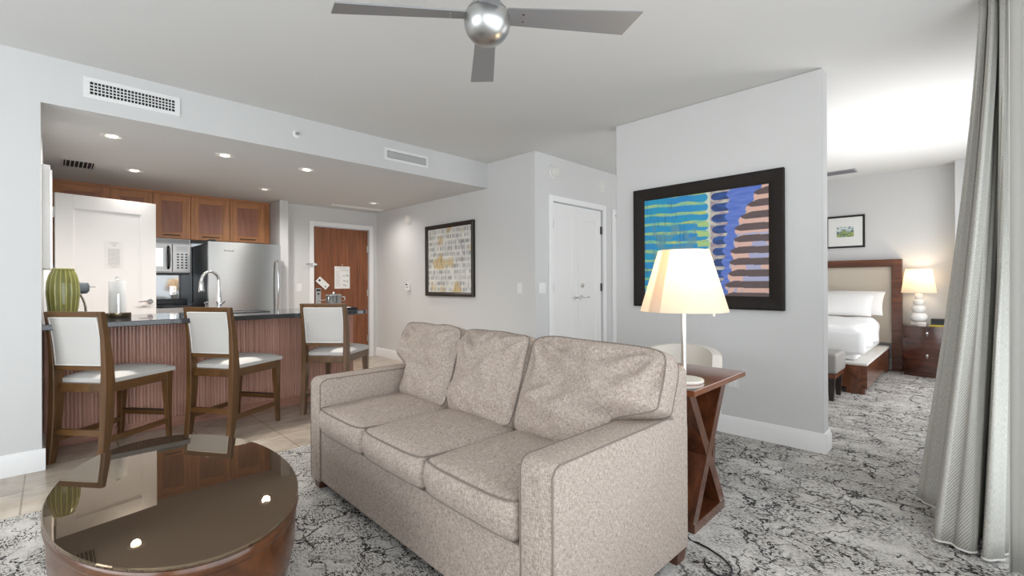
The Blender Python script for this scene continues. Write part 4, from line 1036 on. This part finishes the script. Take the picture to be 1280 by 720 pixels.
downlight(1.103, 4.747, True, 'lit recessed ceiling light above the middle of the bar, second along the front edge', 80)
downlight(1.829, 4.77, True, 'lit recessed ceiling light above the right end of the bar, third along the front edge', 80)
downlight(0.595, 6.01, True, 'lit recessed ceiling light deeper in the kitchen, above the open white door', 13)
downlight(1.841, 6.10, False, 'recessed ceiling light in front of the fridge corner cabinet, showing its metal reflector', 80)
downlight(3.275, 6.079, False, 'recessed ceiling light in front of the brown entry door', 34)

# ------------------------------------------------------------------ wall fixtures
def round_fix(name, label, cat, loc, rot, r=0.062, d=0.035):
    t = thing(name, label, cat, loc, rot=rot)
    MB().lathe([(r, 0), (r, d*0.35), (r*0.97, d*0.42), (0, d*0.42)], 36, rot=(R(90), 0, 0)).build('base', plastic_m, t)
    MB().lathe([(r*0.86, d*0.42), (r*0.84, d*0.8), (r*0.7, d), (r*0.25, d*1.03), (0, d*1.03)], 36, rot=(R(90), 0, 0)).build('cover', mat('aged_white_plastic', (0.72, 0.71, 0.67), 0.5), t)
    return t
HALL = (0, 0, -pi/2)       # local -y looks out of the wall towards -X
round_fix('smoke_alarm', 'round off white alarm high on the hall wall left of the framed print', 'alarm', (XH, 5.923, 2.14), HALL, 0.075, 0.05)
round_fix('smoke_alarm', 'round white detector above the left side of the white double doors', 'alarm', (4.09, YP, 2.455), (0, 0, 0), 0.072, 0.06)
round_fix('speaker', 'flat round white speaker above the right side of the white double doors', 'speaker', (5.085, YP, 2.44), (0, 0, 0), 0.078, 0.022)
t = thing('thermostat', 'small white wall thermostat left of the framed print in the hall', 'thermostat', (XH, 5.95, 1.125), rot=HALL)
MB().b2(-0.055, 0.055, -0.028, 0, -0.05, 0.06, 0.004).build('body', plastic_m, t)
MB().b2(-0.045, 0.0, -0.0295, -0.0275, 0.03, 0.052, 0.002).b2(-0.03, -0.01, -0.0295, -0.0275, -0.005, 0.01, 0.002).b2(0.01, 0.03, -0.0295, -0.0275, -0.005, 0.005, 0.001).build('screen', black_m, t)
outlet('light_switch', 'white toggle switch plate on the hall wall right of the framed print', (XH, 3.64, 1.12), HALL, kind='light switch')
outlet('light_switch', 'wide white switch plate beside the left edge of the white double doors', (3.898, YP, 1.12), (0, 0, 0), w=0.115, kind='light switch')
outlet('light_switch', 'white switch plate on the wall left of the brown entry door', (2.545, YE, 1.125), (0, 0, 0), kind='light switch')
outlet('power_outlet', 'white outlet low on the partition wall under the large painting', (XP, 1.30, 0.42), HALL)

# ------------------------------------------------------------------ framed art
def art(name, label, cat, loc, rot, w, h, fw, depth, frame_m, colour, nu, nv, bevel_in=0.012, mount=None):
    """picture facing local -y; colour(s, t): s left to right, t top to bottom"""
    tt = thing(name, label, cat, loc, rot=rot); W2, H2 = w/2, h/2
    f = MB()
    outer = [(-W2, -H2), (W2, -H2), (W2, H2), (-W2, H2)]; inner = [(-W2+fw, -H2+fw), (W2-fw, -H2+fw), (W2-fw, H2-fw), (-W2+fw, H2-fw)]
    for k in range(4):
        o0, o1, i0, i1 = outer[k], outer[(k+1) % 4], inner[k], inner[(k+1) % 4]
        P = lambda p, y: (p[0], y, p[1])
        mid = lambda o, i, q: (o[0]+(i[0]-o[0])*q, o[1]+(i[1]-o[1])*q)
        f.sections([[P(o0, 0), P(o0, -depth*0.9), P(mid(o0, i0, 0.12), -depth), P(mid(o0, i0, 0.55), -depth*0.92), P(i0, -depth*0.55), P(i0, 0)],
                    [P(o1, 0), P(o1, -depth*0.9), P(mid(o1, i1, 0.12), -depth), P(mid(o1, i1, 0.55), -depth*0.92), P(i1, -depth*0.55), P(i1, 0)]])
    f.build('frame', frame_m, tt, smooth=20)
    a0, a1, q0, q1 = -W2+fw, W2-fw, -H2+fw, H2-fw
    yb = -depth*0.45
    if mount:
        MB().b2(a0, a1, yb, yb+0.004, q0, q1).build('mount', mount[0], tt)
        mw, mh = mount[1]*(a1-a0), mount[2]*(q1-q0); a0, a1, q0, q1 = (a0+a1)/2-mw/2, (a0+a1)/2+mw/2, (q0+q1)/2-mh/2, (q0+q1)/2+mh/2; yb -= 0.001
    b = MB(); b.grid(lambda u, v: (a0+(a1-a0)*u, yb, q0+(q1-q0)*v), nu, nv)
    bmesh.ops.recalc_face_normals(b.bm, faces=b.bm.faces)
    me = bpy.data.meshes.new('canvas'); b.bm.to_mesh(me); b.bm.free()
    ca = me.color_attributes.new('paint', 'FLOAT_COLOR', 'POINT')
    flat = []
    for v in me.vertices:
        s_ = (v.co.x-a0)/(a1-a0); t_ = 1-(v.co.z-q0)/(q1-q0); flat += [*colour(s_, t_), 1.0]
    ca.data.foreach_set('color', flat)
    me.materials.append(paint_art(name+'_paint', 0.45))
    o = bpy.data.objects.new('canvas', me); C.objects.link(o); o.parent = tt
    return tt
def nz(x, y, z=0.0): return noise.noise(V((x, y, z)))
def mixc(a, b, t): t = min(1, max(0, t)); return tuple(p+(q-p)*t for p, q in zip(a, b))
def big(s, t):
    yg, teal, blue = srgb(190, 205, 110), srgb(30, 155, 195), srgb(38, 140, 205)
    mauve, pink, brown = srgb(160, 140, 150), srgb(222, 180, 165), srgb(92, 74, 74)
    navy, cob, pale = srgb(32, 58, 116), srgb(76, 108, 196), srgb(150, 170, 215)
    rag = 0.012*nz(s*40, t*8)
    sb = 0.535+0.035*t
    if s < sb+0.03*abs(sin(t*11*pi))**0.6-0.012:
        # teal stripes over yellow green, a worn patch in the middle
        ty = t+0.05*(0.5-s)+0.01*nz(s*6, t*3)
        ph = (ty*10.5) % 1.0; base = mixc(yg, srgb(110, 190, 170), 0.5+0.8*nz(s*9, t*30))
        band = mixc(blue, teal, 0.5+nz(s*4, t*9))
        k = 1 if 0.12+0.10*nz(s*7, t*20, 3) < ph < 0.80+0.12*nz(s*9, t*25, 5) else 0
        c = band if k else base
        if 0.28 < t < 0.78 and 0.08 < s < 0.46 and nz(s*16, t*14, 2)+0.5*nz(s*50, t*40) > -0.05: c = mixc(c, srgb(105, 150, 160), 0.65)
        if nz(s*60, t*6, 9) > 0.42 and s < 0.45: c = mixc(c, srgb(30, 90, 100), 0.4)
        if s > 0.47 and t > 0.3 and ph < 0.45: c = mixc(c, srgb(185, 215, 110), 0.8)
        return c
    # right half
    t = min(1, max(0, t)); s = min(1, max(0, s)); edge = (0.95-0.52*t if t < 0.32 else 0.7836-0.14*(t-0.32))+0.012*sin(t*60)
    n = 9.5; ph = ((t+0.02*(1-s))*n) % 1.0
    row = int((t+0.02*(1-s))*n)
    if s > edge-0.10+0.0:
        le = edge+0.02*((row*37) % 5)/5-0.02
        d = abs(ph-0.5); half = 0.30*min(1, max(0, (s-le)/0.05))**0.5 if s > le else 0
        if d < half: return mixc(brown, srgb(80, 62, 62), nz(s*20, t*60))
    lb = 0.715-0.06*t+0.014*sin(t*59.7+2)
    if lb < s < edge+rag: return mixc(cob, srgb(104, 128, 205), 0.5+nz(s*10, t*40))
    if s >= edge: 
        c = pink
        if t > 0.42 and nz(s*7, t*9, 4)+0.35*nz(s*50, t*12) > -0.02: c = mixc(pink, pale, 0.75)
        return c
    # ovals of navy with mauve between
    po = (t*9.5) % 1.0; d = (po-0.5)/0.36; q = 1-d*d
    if q > 0 and s > 0.625-0.045*q**0.5+0.02*t: return mixc(navy, srgb(30, 90, 165), 0.3+nz(s*12, t*30))
    return mixc(mauve, srgb(205, 205, 185), 0.35+nz(s*18, t*30)) if s > 0.575 else srgb(205, 215, 195)
frame_dark = mat('black_brown_frame', (0.016, 0.012, 0.010), 0.6, spec=0.25, var=0.3, vscale=30)
art('painting', 'large abstract painting of teal blue and brown stripes in a wide black frame', 'painting', (XP, 1.540, 1.481), HALL, 1.196, 1.027, 0.10, 0.045, frame_dark, big, 260, 220)
def grey_art(s, t):
    c = mixc(srgb(232, 230, 224), srgb(214, 214, 210), 0.5+nz(s*6, t*10))
    row = (t*11) % 1.0; ri = int(t*11)
    g = nz(s*34, ri*3.1, 1)+0.6*nz(s*9, ri*1.7, 5)
    if 0.22 < row < 0.82:
        if g > 0.05: c = mixc(c, srgb(128, 132, 138), min(0.75, 0.3+g))
        elif g < -0.30: c = mixc(c, srgb(160, 170, 174), 0.6)
    o = nz(s*5, t*4.5, 7)+0.3*nz(s*28, t*22, 3)
    if o > 0.16: c = mixc(c, srgb(206, 176, 104), min(0.7, (o-0.14)*2.8))
    if nz(s*45, t*5, 11) > 0.42: c = mixc(c, srgb(80, 82, 84), 0.5)
    return c
art('framed_print', 'grey and ochre abstract print in a dark frame on the hall wall', 'picture', (XH, 4.945, 1.493), HALL, 1.045, 0.975, 0.055, 0.045, mat('bronze_black_frame', (0.035, 0.027, 0.022), 0.35, 0.3), grey_art, 160, 150)
def small_art(s, t):
    sky, green, blue = srgb(206, 216, 212), srgb(110, 140, 92), srgb(70, 100, 120)
    h = 0.5+0.28*nz(s*3.2, 0.4)
    c = sky if t < h-0.12 else (mixc(blue, sky, 0.4) if t < h else mixc(green, srgb(168, 178, 110), 0.5+nz(s*6, t*6)))
    if nz(s*6, t*7, 4) > 0.2: c = mixc(c, blue, 0.7)
    return c

# ------------------------------------------------------------------ bedroom
art('framed_print', 'small landscape print with wide white mount above the bed headboard', 'picture', (XB, 1.255, 1.885), HALL, 0.45, 0.455, 0.026, 0.025, mat('slim_black_frame', (0.015, 0.014, 0.014), 0.4), small_art, 60, 40, mount=(paper_m, 0.50, 0.36))
bedw = {a: wood('bed_walnut', srgb(70, 38, 24), srgb(118, 70, 46), a, 6, 0.25, 0.4, 9) for a in 'XYZ'}
t = thing('bed', 'bed with white linen and dark wood frame in the bedroom', 'bed', (6.95, 1.62, 0))
BX0, BX1, BY0, BY1 = -0.99, 0.88, -0.86, 0.86
hb = MB().b2(0.89, 0.985, -0.99, -0.88, 0, 1.475, 0.004).b2(0.89, 0.985, 0.88, 0.99, 0, 1.475, 0.004).b2(0.89, 0.985, -0.88, 0.88, 1.375, 1.475, 0.004).build('headboard', bedw['Y'], t)
MB().b2(0.925, 0.955, -0.88, 0.88, 0.36, 1.375).build('headboard_panel', mat('headboard_linen', (0.56, 0.50, 0.42), 0.9, bump=0.1, bscale=200), hb)
MB().b2(BX0, BX1, BY0, BY0+0.045, 0.06, 0.30, 0.003).b2(BX0, BX1, BY1-0.045, BY1, 0.06, 0.30, 0.003).b2(BX0, BX0+0.045, BY0+0.045, BY1-0.045, 0.06, 0.30, 0.003).build('side_rail', bedw['X'], t)
MB().b2(BX0+0.001, BX1, BY0+0.001, BY1-0.001, 0.30, 0.325, 0.003).build('platform_ledge', mat('ledge_sheen', (0.66, 0.64, 0.61), 0.8), t)  # light reflecting off the ledge is put into this pale colour
for sx, sy in ((BX0+0.06, BY0+0.10), (BX0+0.06, BY1-0.10), (BX1-0.10, BY0+0.08), (BX1-0.10, BY1-0.08)):
    MB().b2(sx-0.06, sx+0.06, sy-0.08, sy+0.08, 0, 0.062, 0.004).build('leg', bedw['Z'], t)
def pillowy(mb, c, d, crown, n=16, pw=4):
    def fn(sg):
        def g(u, v):
            a, b_ = rrect(2*u-1, 2*v-1, 0.12); f = (max(0, 1-a**pw)*max(0, 1-b_**pw))**0.5
            return (c[0]+d[0]/2*a, c[1]+d[1]/2*b_, c[2]+sg*(d[2]/2*f+crown*f))
        return g
    mb.grid(fn(1), n, n).grid(fn(-1), n, n); bmesh.ops.remove_doubles(mb.bm, verts=mb.bm.verts, dist=1e-5); return mb
MB().b2(BX0+0.13, BX1-0.01, BY0+0.10, BY1-0.10, 0.326, 0.60, 0.05, 4).build('mattress', linen_m, t)
# duvet draped over the mattress
def duv(u, v):
    x = BX0+0.10+(BX1-0.42-BX0-0.10)*u; s_ = 2*v-1; hw = BY1-0.055; wv = hw+0.22
    q = abs(s_)*wv; sg = 1 if s_ >= 0 else -1
    r = 0.10
    if q < hw-r: y, z = q, 0.70
    elif q < hw-r+r*pi/2: a = (q-(hw-r))/r; y, z = hw-r+r*sin(a), 0.70-r*(1-cos(a))
    else: e = q-(hw-r+r*pi/2); y, z = hw+0.02*sin(x*13+sg)*min(1, e*6), 0.70-r-e
    xe = (x-(BX0+0.10)); 
    if xe < 0.10: z -= (0.10-math.sqrt(max(0, 0.01-(0.10-xe)**2)))*0.9
    z += 0.016*nz(x*3, y*3, 2)+0.009*nz(x*9, y*9, 5)+(0.035*max(0, 1-((u-0.80)/0.16)**2) if q < hw else 0)
    return (x, sg*y, max(z, 0.40))
b = MB().grid(duv, 60, 70); o = b.build('duvet', linen_m, t, smooth=70)
m_ = o.modifiers.new('thickness', 'SOLIDIFY'); m_.thickness = 0.03; m_.offset = -1
def foot(u, v):
    y = (BY1-0.035)*(2*v-1); z = 0.64-0.24*u; return (BX0+0.095-0.012*sin(u*3)-0.006*nz(y*5, z*5), y, z)
b = MB().grid(foot, 8, 30); o = b.build('duvet_fold', linen_m, t, smooth=70); m_ = o.modifiers.new('thickness', 'SOLIDIFY'); m_.thickness = 0.02; m_.offset = -1
def pillow(label, x, yc, ln_, tl, hgt=0.44, th=0.15):
    b = MB(); n = 20
    def fn(sg):
        def g(u, v):
            a, c = 2*u-1, 2*v-1
            pinch = lambda p, q: p*(1-0.055*(1-q*q))          # edges drawn in, corners left as points
            f = (max(0, 1-abs(a)**2.6)*max(0, 1-abs(c)**2.6))**0.55
            return (hgt/2*pinch(a, c), ln_/2*pinch(c, a), sg*(th/2*f+0.004*nz(a*3+x, c*3, 2)*f))
        return g
    b.grid(fn(1), n, n).grid(fn(-1), n, n); bmesh.ops.remove_doubles(b.bm, verts=b.bm.verts, dist=1e-5)
    p = b.build('pillow', mat('pillow_cotton', (0.84, 0.83, 0.82), 0.85, bump=0.12, bscale=25), smooth=70)
    p.location = (x, yc, 0.745+0.5*hgt*sin(R(tl))); p.rotation_euler = (0, -R(tl), 0)
    tag(p, label, 'pillow', 'bed pillows')
pillow('front white pillow leaning by the near side of the headboard', 7.38, 1.225, 0.70, 38)
pillow('rear white pillow standing behind the front one against the headboard', 7.62, 1.15, 0.72, 44)
pillow('white pillow on the far side of the bed, behind the partition wall', 7.45, 2.05, 0.70, 40)
# bench
t = thing('bench', 'grey leather bench with dark legs at the foot of the bed', 'bench', (5.61, 1.62, 0))
MB().b2(-0.22, 0.22, -0.70, 0.70, 0.27, 0.47, 0.03, 4).build('seat', grey_leather, t)
MB().b2(-0.205, 0.205, -0.685, 0.685, 0.225, 0.272, 0.003).build('apron', bedw['Y'], t)
for sx in (-1, 1):
    for sy in (-1, 1):
        MB().sections([[(sx*0.17+u*0.62, sy*0.645+v*0.62, 0) for u, v in ((-.03, -.03), (.03, -.03), (.03, .03), (-.03, .03))], [(sx*0.17+u, sy*0.645+v, 0.226) for u, v in ((-.03, -.03), (.03, -.03), (.03, .03), (-.03, .03))]]).build('leg', mat('ebony', (0.025, 0.018, 0.015), 0.35), t)
# nightstand
ns_wood = {a: wood('nightstand_walnut', srgb(46, 26, 20), srgb(84, 48, 36), a, 8, 0.22, 0.5, 8) for a in 'YZ'}
t = thing('nightstand', 'dark wood bow front nightstand with two drawers beside the bed', 'nightstand', (7.74, 0.375, 0))
def bow(y0, y1, ins, z0, z1, inset=0.0, back=0.19):
    n = 14; pts = []
    for k in range(n+1):
        y = y0+(y1-y0)*k/n; s_ = (y-(y0+y1)/2)/((y1-y0)/2); pts.append((-0.145-0.065*(1-(s_*0.98)**2)+ins, y))
    pts += [(back, y1), (back, y0)]
    return [[(x, y, z0) for x, y in pts], [(x, y, z1) for x, y in pts]]
MB().sections(bow(-0.235, 0.235, 0.012, 0.05, 0.605)).build('carcass', ns_wood['Z'], t, smooth=30)
MB().sections(bow(-0.245, 0.245, -0.004, 0.605, 0.628)).build('top', ns_wood['Y'], t, smooth=30)
MB().sections(bow(-0.225, 0.225, 0.03, 0.0, 0.05)).build('plinth', ns_wood['Y'], t, smooth=30)
for z0, z1 in ((0.065, 0.42), (0.43, 0.595)):
    dd = MB().sections(bow(-0.228, 0.228, 0.0, z0, z1, back=-0.06)).build('drawer', ns_wood['Y'], t, smooth=30)
    zc = (z0+z1)/2+0.02
    MB().lathe([(0.006, 0), (0.006, 0.012), (0.014, 0.022), (0.012, 0.026), (0, 0.027)], 14, (-0.21, 0, zc+0.012), rot=(0, -R(90), 0)).lathe([(0.004, 0), (0.011, 0.02), (0, 0.022)], 12, (-0.228, 0, zc-0.024)).build('knob', chrome_m, dd)
# bedside lamp
t = thing('table_lamp', 'lit white bedside lamp with stacked ball base on the dark nightstand', 'lamp', (7.75, 0.465, 0.6285))
MB().b2(-0.075, 0.075, -0.075, 0.075, 0, 0.04, 0.004).build('base', mat('lucite', (0.55, 0.5, 0.45), 0.05, 0.4), t)
prof = [(0.0, 0.0401)]; z = 0.04
for r, h in ((0.088, 0.118), (0.070, 0.092), (0.056, 0.078), (0.042, 0.066)):
    for k in range(0, 11): a = -pi/2+pi*k/10; prof.append((0.026+(r-0.026)*max(0, cos(a))**0.75, z+h/2+h/2*sin(a)))
    z += h
prof += [(0.012, z), (0.012, z+0.05), (0, z+0.05)]
MB().lathe(prof, 36, caps=False).build('ball_column', mat('white_ceramic', (0.80, 0.79, 0.77), 0.12), t, smooth=50)
shade(0.172, 0.405, 0.128, 0.705).build('lamp_shade', shade_mat('white_shade', (0.95, 0.88, 0.76), 0), t, smooth=50)
MB().lathe([(0, 0), (0.02, 0.0), (0.03, 0.03), (0.024, 0.07), (0, 0.08)], 16, (0, 0, 0.50)).build('bulb', mat('lit_bulb', (1, 0.9, 0.75), 0.4, emit=(1, 0.85, 0.62), estr=8), t)
MB().cyl((0, 0, z+0.04), (0, 0, 0.50), 0.008).tube([(-0.13, 0, 0.70), (0.13, 0, 0.70)], 0.002, 6).tube([(0.008, 0, 0.47), (0.045, 0, 0.5), (0.045, 0, 0.6), (0, 0, 0.70)], 0.0025, 6).build('socket', nickel_m, t)
point('bedside_lamp_light', (7.75, 0.465, 0.6285+0.62), 3.2, (1, 0.78, 0.52), 0.035)
# clock and yellow notepad
t = thing('clock_radio', 'black clock radio on the right of the nightstand by the bedside lamp', 'clock', (7.72, 0.265, 0.6405))
MB().sections([[(-0.05, -0.085, 0), (0.05, -0.085, 0), (0.04, -0.085, 0.075), (-0.03, -0.085, 0.075)], [(-0.05, 0.085, 0), (0.05, 0.085, 0), (0.04, 0.085, 0.075), (-0.03, 0.085, 0.075)]]).build('case', black_m, t)
MB().box((-0.0415, 0, 0.038), (0.002, 0.14, 0.045), (0, R(15), 0)).build('display', mat('clock_glass', (0.02, 0.02, 0.022), 0.05), t)
tag(MB().b2(-0.10, 0.08, -0.095, 0.095, 0, 0.012, 0.002).build('notepad', mat('yellow_card', (0.62, 0.50, 0.06), 0.6), loc=(7.72, 0.265, 0.6282)), 'flat yellow folder under the black clock on the nightstand', 'notepad')

# ------------------------------------------------------------------ curtains
def curtain_mat():
    m = bpy.data.materials.new('curtain_weave'); m.use_nodes = True; n, l = nt(m); b = n['Principled BSDF']
    uv = n.new('ShaderNodeUVMap'); uv.uv_map = 'cloth'
    sep = n.new('ShaderNodeSeparateXYZ'); l.new(uv.outputs['UV'], sep.inputs[0])
    def math_(op, a, c=0.0):
        q = n.new('ShaderNodeMath'); q.operation = op
        for i, v in enumerate((a, c)):
            if isinstance(v, (int, float)): q.inputs[i].default_value = v
            else: l.new(v, q.inputs[i])
        return q.outputs[0]
    fr = math_('FRACT', math_('MULTIPLY', sep.outputs['X'], 4.3)); band = math_('GREATER_THAN', fr, 0.48)
    sx = math_('SINE', math_('MULTIPLY', math_('ADD', sep.outputs['X'], math_('MULTIPLY', sep.outputs['Y'], 0.35)), 620.0))
    sy = math_('SINE', math_('MULTIPLY', sep.outputs['Y'], 620.0))
    dots = math_('GREATER_THAN', math_('MULTIPLY', sx, sy), 0.12)
    k = math_('MULTIPLY', dots, band)
    nz_ = n.new('ShaderNodeTexNoise'); nz_.inputs['Scale'].default_value = 1; mp = n.new('ShaderNodeMapping'); mp.inputs['Scale'].default_value = (500, 60, 1); l.new(uv.outputs['UV'], mp.inputs['Vector']); l.new(mp.outputs['Vector'], nz_.inputs['Vector'])
    r = ramp(n, [(0.35, (0.37, 0.36, 0.325)), (0.65, (0.50, 0.49, 0.45))]); l.new(nz_.outputs['Fac'], r.inputs['Fac'])
    mx = n.new('ShaderNodeMix'); mx.data_type = 'RGBA'; l.new(k, mx.inputs[0]); l.new(r.outputs['Color'], mx.inputs[6]); mx.inputs[7].default_value = (0.21, 0.20, 0.175, 1)
    l.new(mx.outputs[2], b.inputs['Base Color']); b.inputs['Roughness'].default_value = 0.85; b.inputs['Specular IOR Level'].default_value = 0.2
    bp = n.new('ShaderNodeBump'); bp.inputs['Strength'].default_value = 0.3; bp.inputs['Distance'].default_value = 0.001; l.new(k, bp.inputs['Height']); l.new(bp.outputs['Normal'], b.inputs['Normal'])
    return m
def smooth_path(pts, n):
    out = []
    P = [V((*p, 0)) for p in pts]; P = [P[0]*2-P[1]]+P+[P[-1]*2-P[-2]]; m = len(pts)-1
    for i in range(n+1):
        x = i/n*m; k = min(int(x), m-1); t_ = x-k; a, b_, c, d = P[k:k+4]
        out.append(0.5*((2*b_)+(c-a)*t_+(2*a-5*b_+4*c-d)*t_*t_+(3*b_-a-3*c+d)*t_**3))
    return out
def curtain(name, label, top, bot, z0, z1, m, n=220, nz__=34, ease=1.35, th=0.003):
    A_, B_ = smooth_path(top, n), smooth_path(bot, n)
    me = bpy.data.meshes.new(name); vs = []; fs = []; uvs = []
    L = [0.0]
    for i in range(1, n+1): L.append(L[-1]+(B_[i]-B_[i-1]).length)
    for j in range(nz__+1):
        v = j/nz__; k = v**ease
        for i in range(n+1):
            p = A_[i].lerp(B_[i], k); d_ = B_[min(i+1, n)]-B_[max(i-1, 0)]; w_ = 0.007*sin(L[i]*2*pi/0.075+0.5*sin(L[i]*9))*(1-0.35*v)/max(d_.length, 1e-6); p.x += -d_.y*w_; p.y += d_.x*w_; vs.append((p.x+0.004*nz(i*0.15, v*2, 3)*v, p.y+0.004*nz(i*0.15, v*2, 8)*v, z1+(z0-z1)*v)); uvs.append((L[i], z1+(z0-z1)*v))
    for j in range(nz__):
        for i in range(n):
            a = j*(n+1)+i; fs.append((a, a+1, a+n+2, a+n+1))
    me.from_pydata(vs, [], fs); ul = me.uv_layers.new(name='cloth')
    for p in me.polygons:
        for li, vi in zip(p.loop_indices, p.vertices): ul.data[li].uv = uvs[vi]
        p.use_smooth = True
    me.materials.append(m)
    o = bpy.data.objects.new(name, me); C.objects.link(o)
    md = o.modifiers.new('thickness', 'SOLIDIFY'); md.thickness = th; md.offset = 0
    hem = MB().tube([V((q[0], q[1], z0+0.004)) for q in vs[-(n+1):]], 0.0045, 6).build('hem', mat('curtain_hem', (0.62, 0.60, 0.56), 0.8), o)
    tag(o, label, 'curtain')
    return o
top = [(3.375, -0.035), (3.395, -0.062), (3.50, -0.060), (3.49, -0.10), (3.37, -0.075), (3.40, -0.105), (3.51, -0.105), (3.50, -0.135), (3.38, -0.115), (3.42, -0.15), (3.53, -0.15), (3.48, -0.20), (3.46, -0.26)]
bot = [(3.265, 0.21), (3.19, 0.118), (3.30, 0.03), (3.16, 0.03), (2.83, 0.125), (2.79, 0.06), (2.765, -0.004), (2.95, -0.03), (2.95, -0.07), (2.755, -0.030), (2.775, -0.085), (2.95, -0.13), (3.05, -0.24)]
curtain('curtain', 'patterned grey beige drape gathered at the right edge of the room', top, bot, 0.012, ZC-0.015, curtain_mat())
top2 = [(2.63, -0.11), (2.68, -0.15), (2.60, -0.18), (2.64, -0.22), (2.52, -0.22), (2.50, -0.26)]
bot2 = [(2.66, -0.105), (2.70, -0.135), (2.62, -0.165), (2.66, -0.20), (2.52, -0.20), (2.50, -0.25)]
curtain('curtain', 'plain white lining curtain at the far right edge in front of the patterned drape', top2, bot2, 0.012, ZC-0.015, mat('curtain_lining', (0.60, 0.59, 0.56), 0.85, bump=0.05, bscale=300), 80, 12, 1.0)
# lamp cord on the carpet
pts = [V((2.13, 1.10, 0.5)), V((2.11, 1.0, 0.25)), V((2.06, 0.93, 0.02)), V((2.04, 0.86, 0.006)), V((2.03, 0.815, 0.006)), V((1.995, 0.737, 0.006)), V((1.95, 0.690, 0.006)), V((1.90, 0.685, 0.006)), V((1.87, 0.72, 0.006)), V((1.90, 0.775, 0.006)), V((1.95, 0.80, 0.006))]
cp = []
PP = [pts[0]*2-pts[1]]+pts+[pts[-1]*2-pts[-2]]
for k in range(len(pts)-1):
    a, b_, c, d = PP[k:k+4]
    for q_ in range(8): t_ = q_/8; cp.append(0.5*((2*b_)+(c-a)*t_+(2*a-5*b_+4*c-d)*t_*t_+(3*b_-a-3*c+d)*t_**3))
tag(MB().tube(cp, 0.004, 8).build('floor_cable', black_m), 'black power cord curling on the carpet beside the console table leg', 'cord')
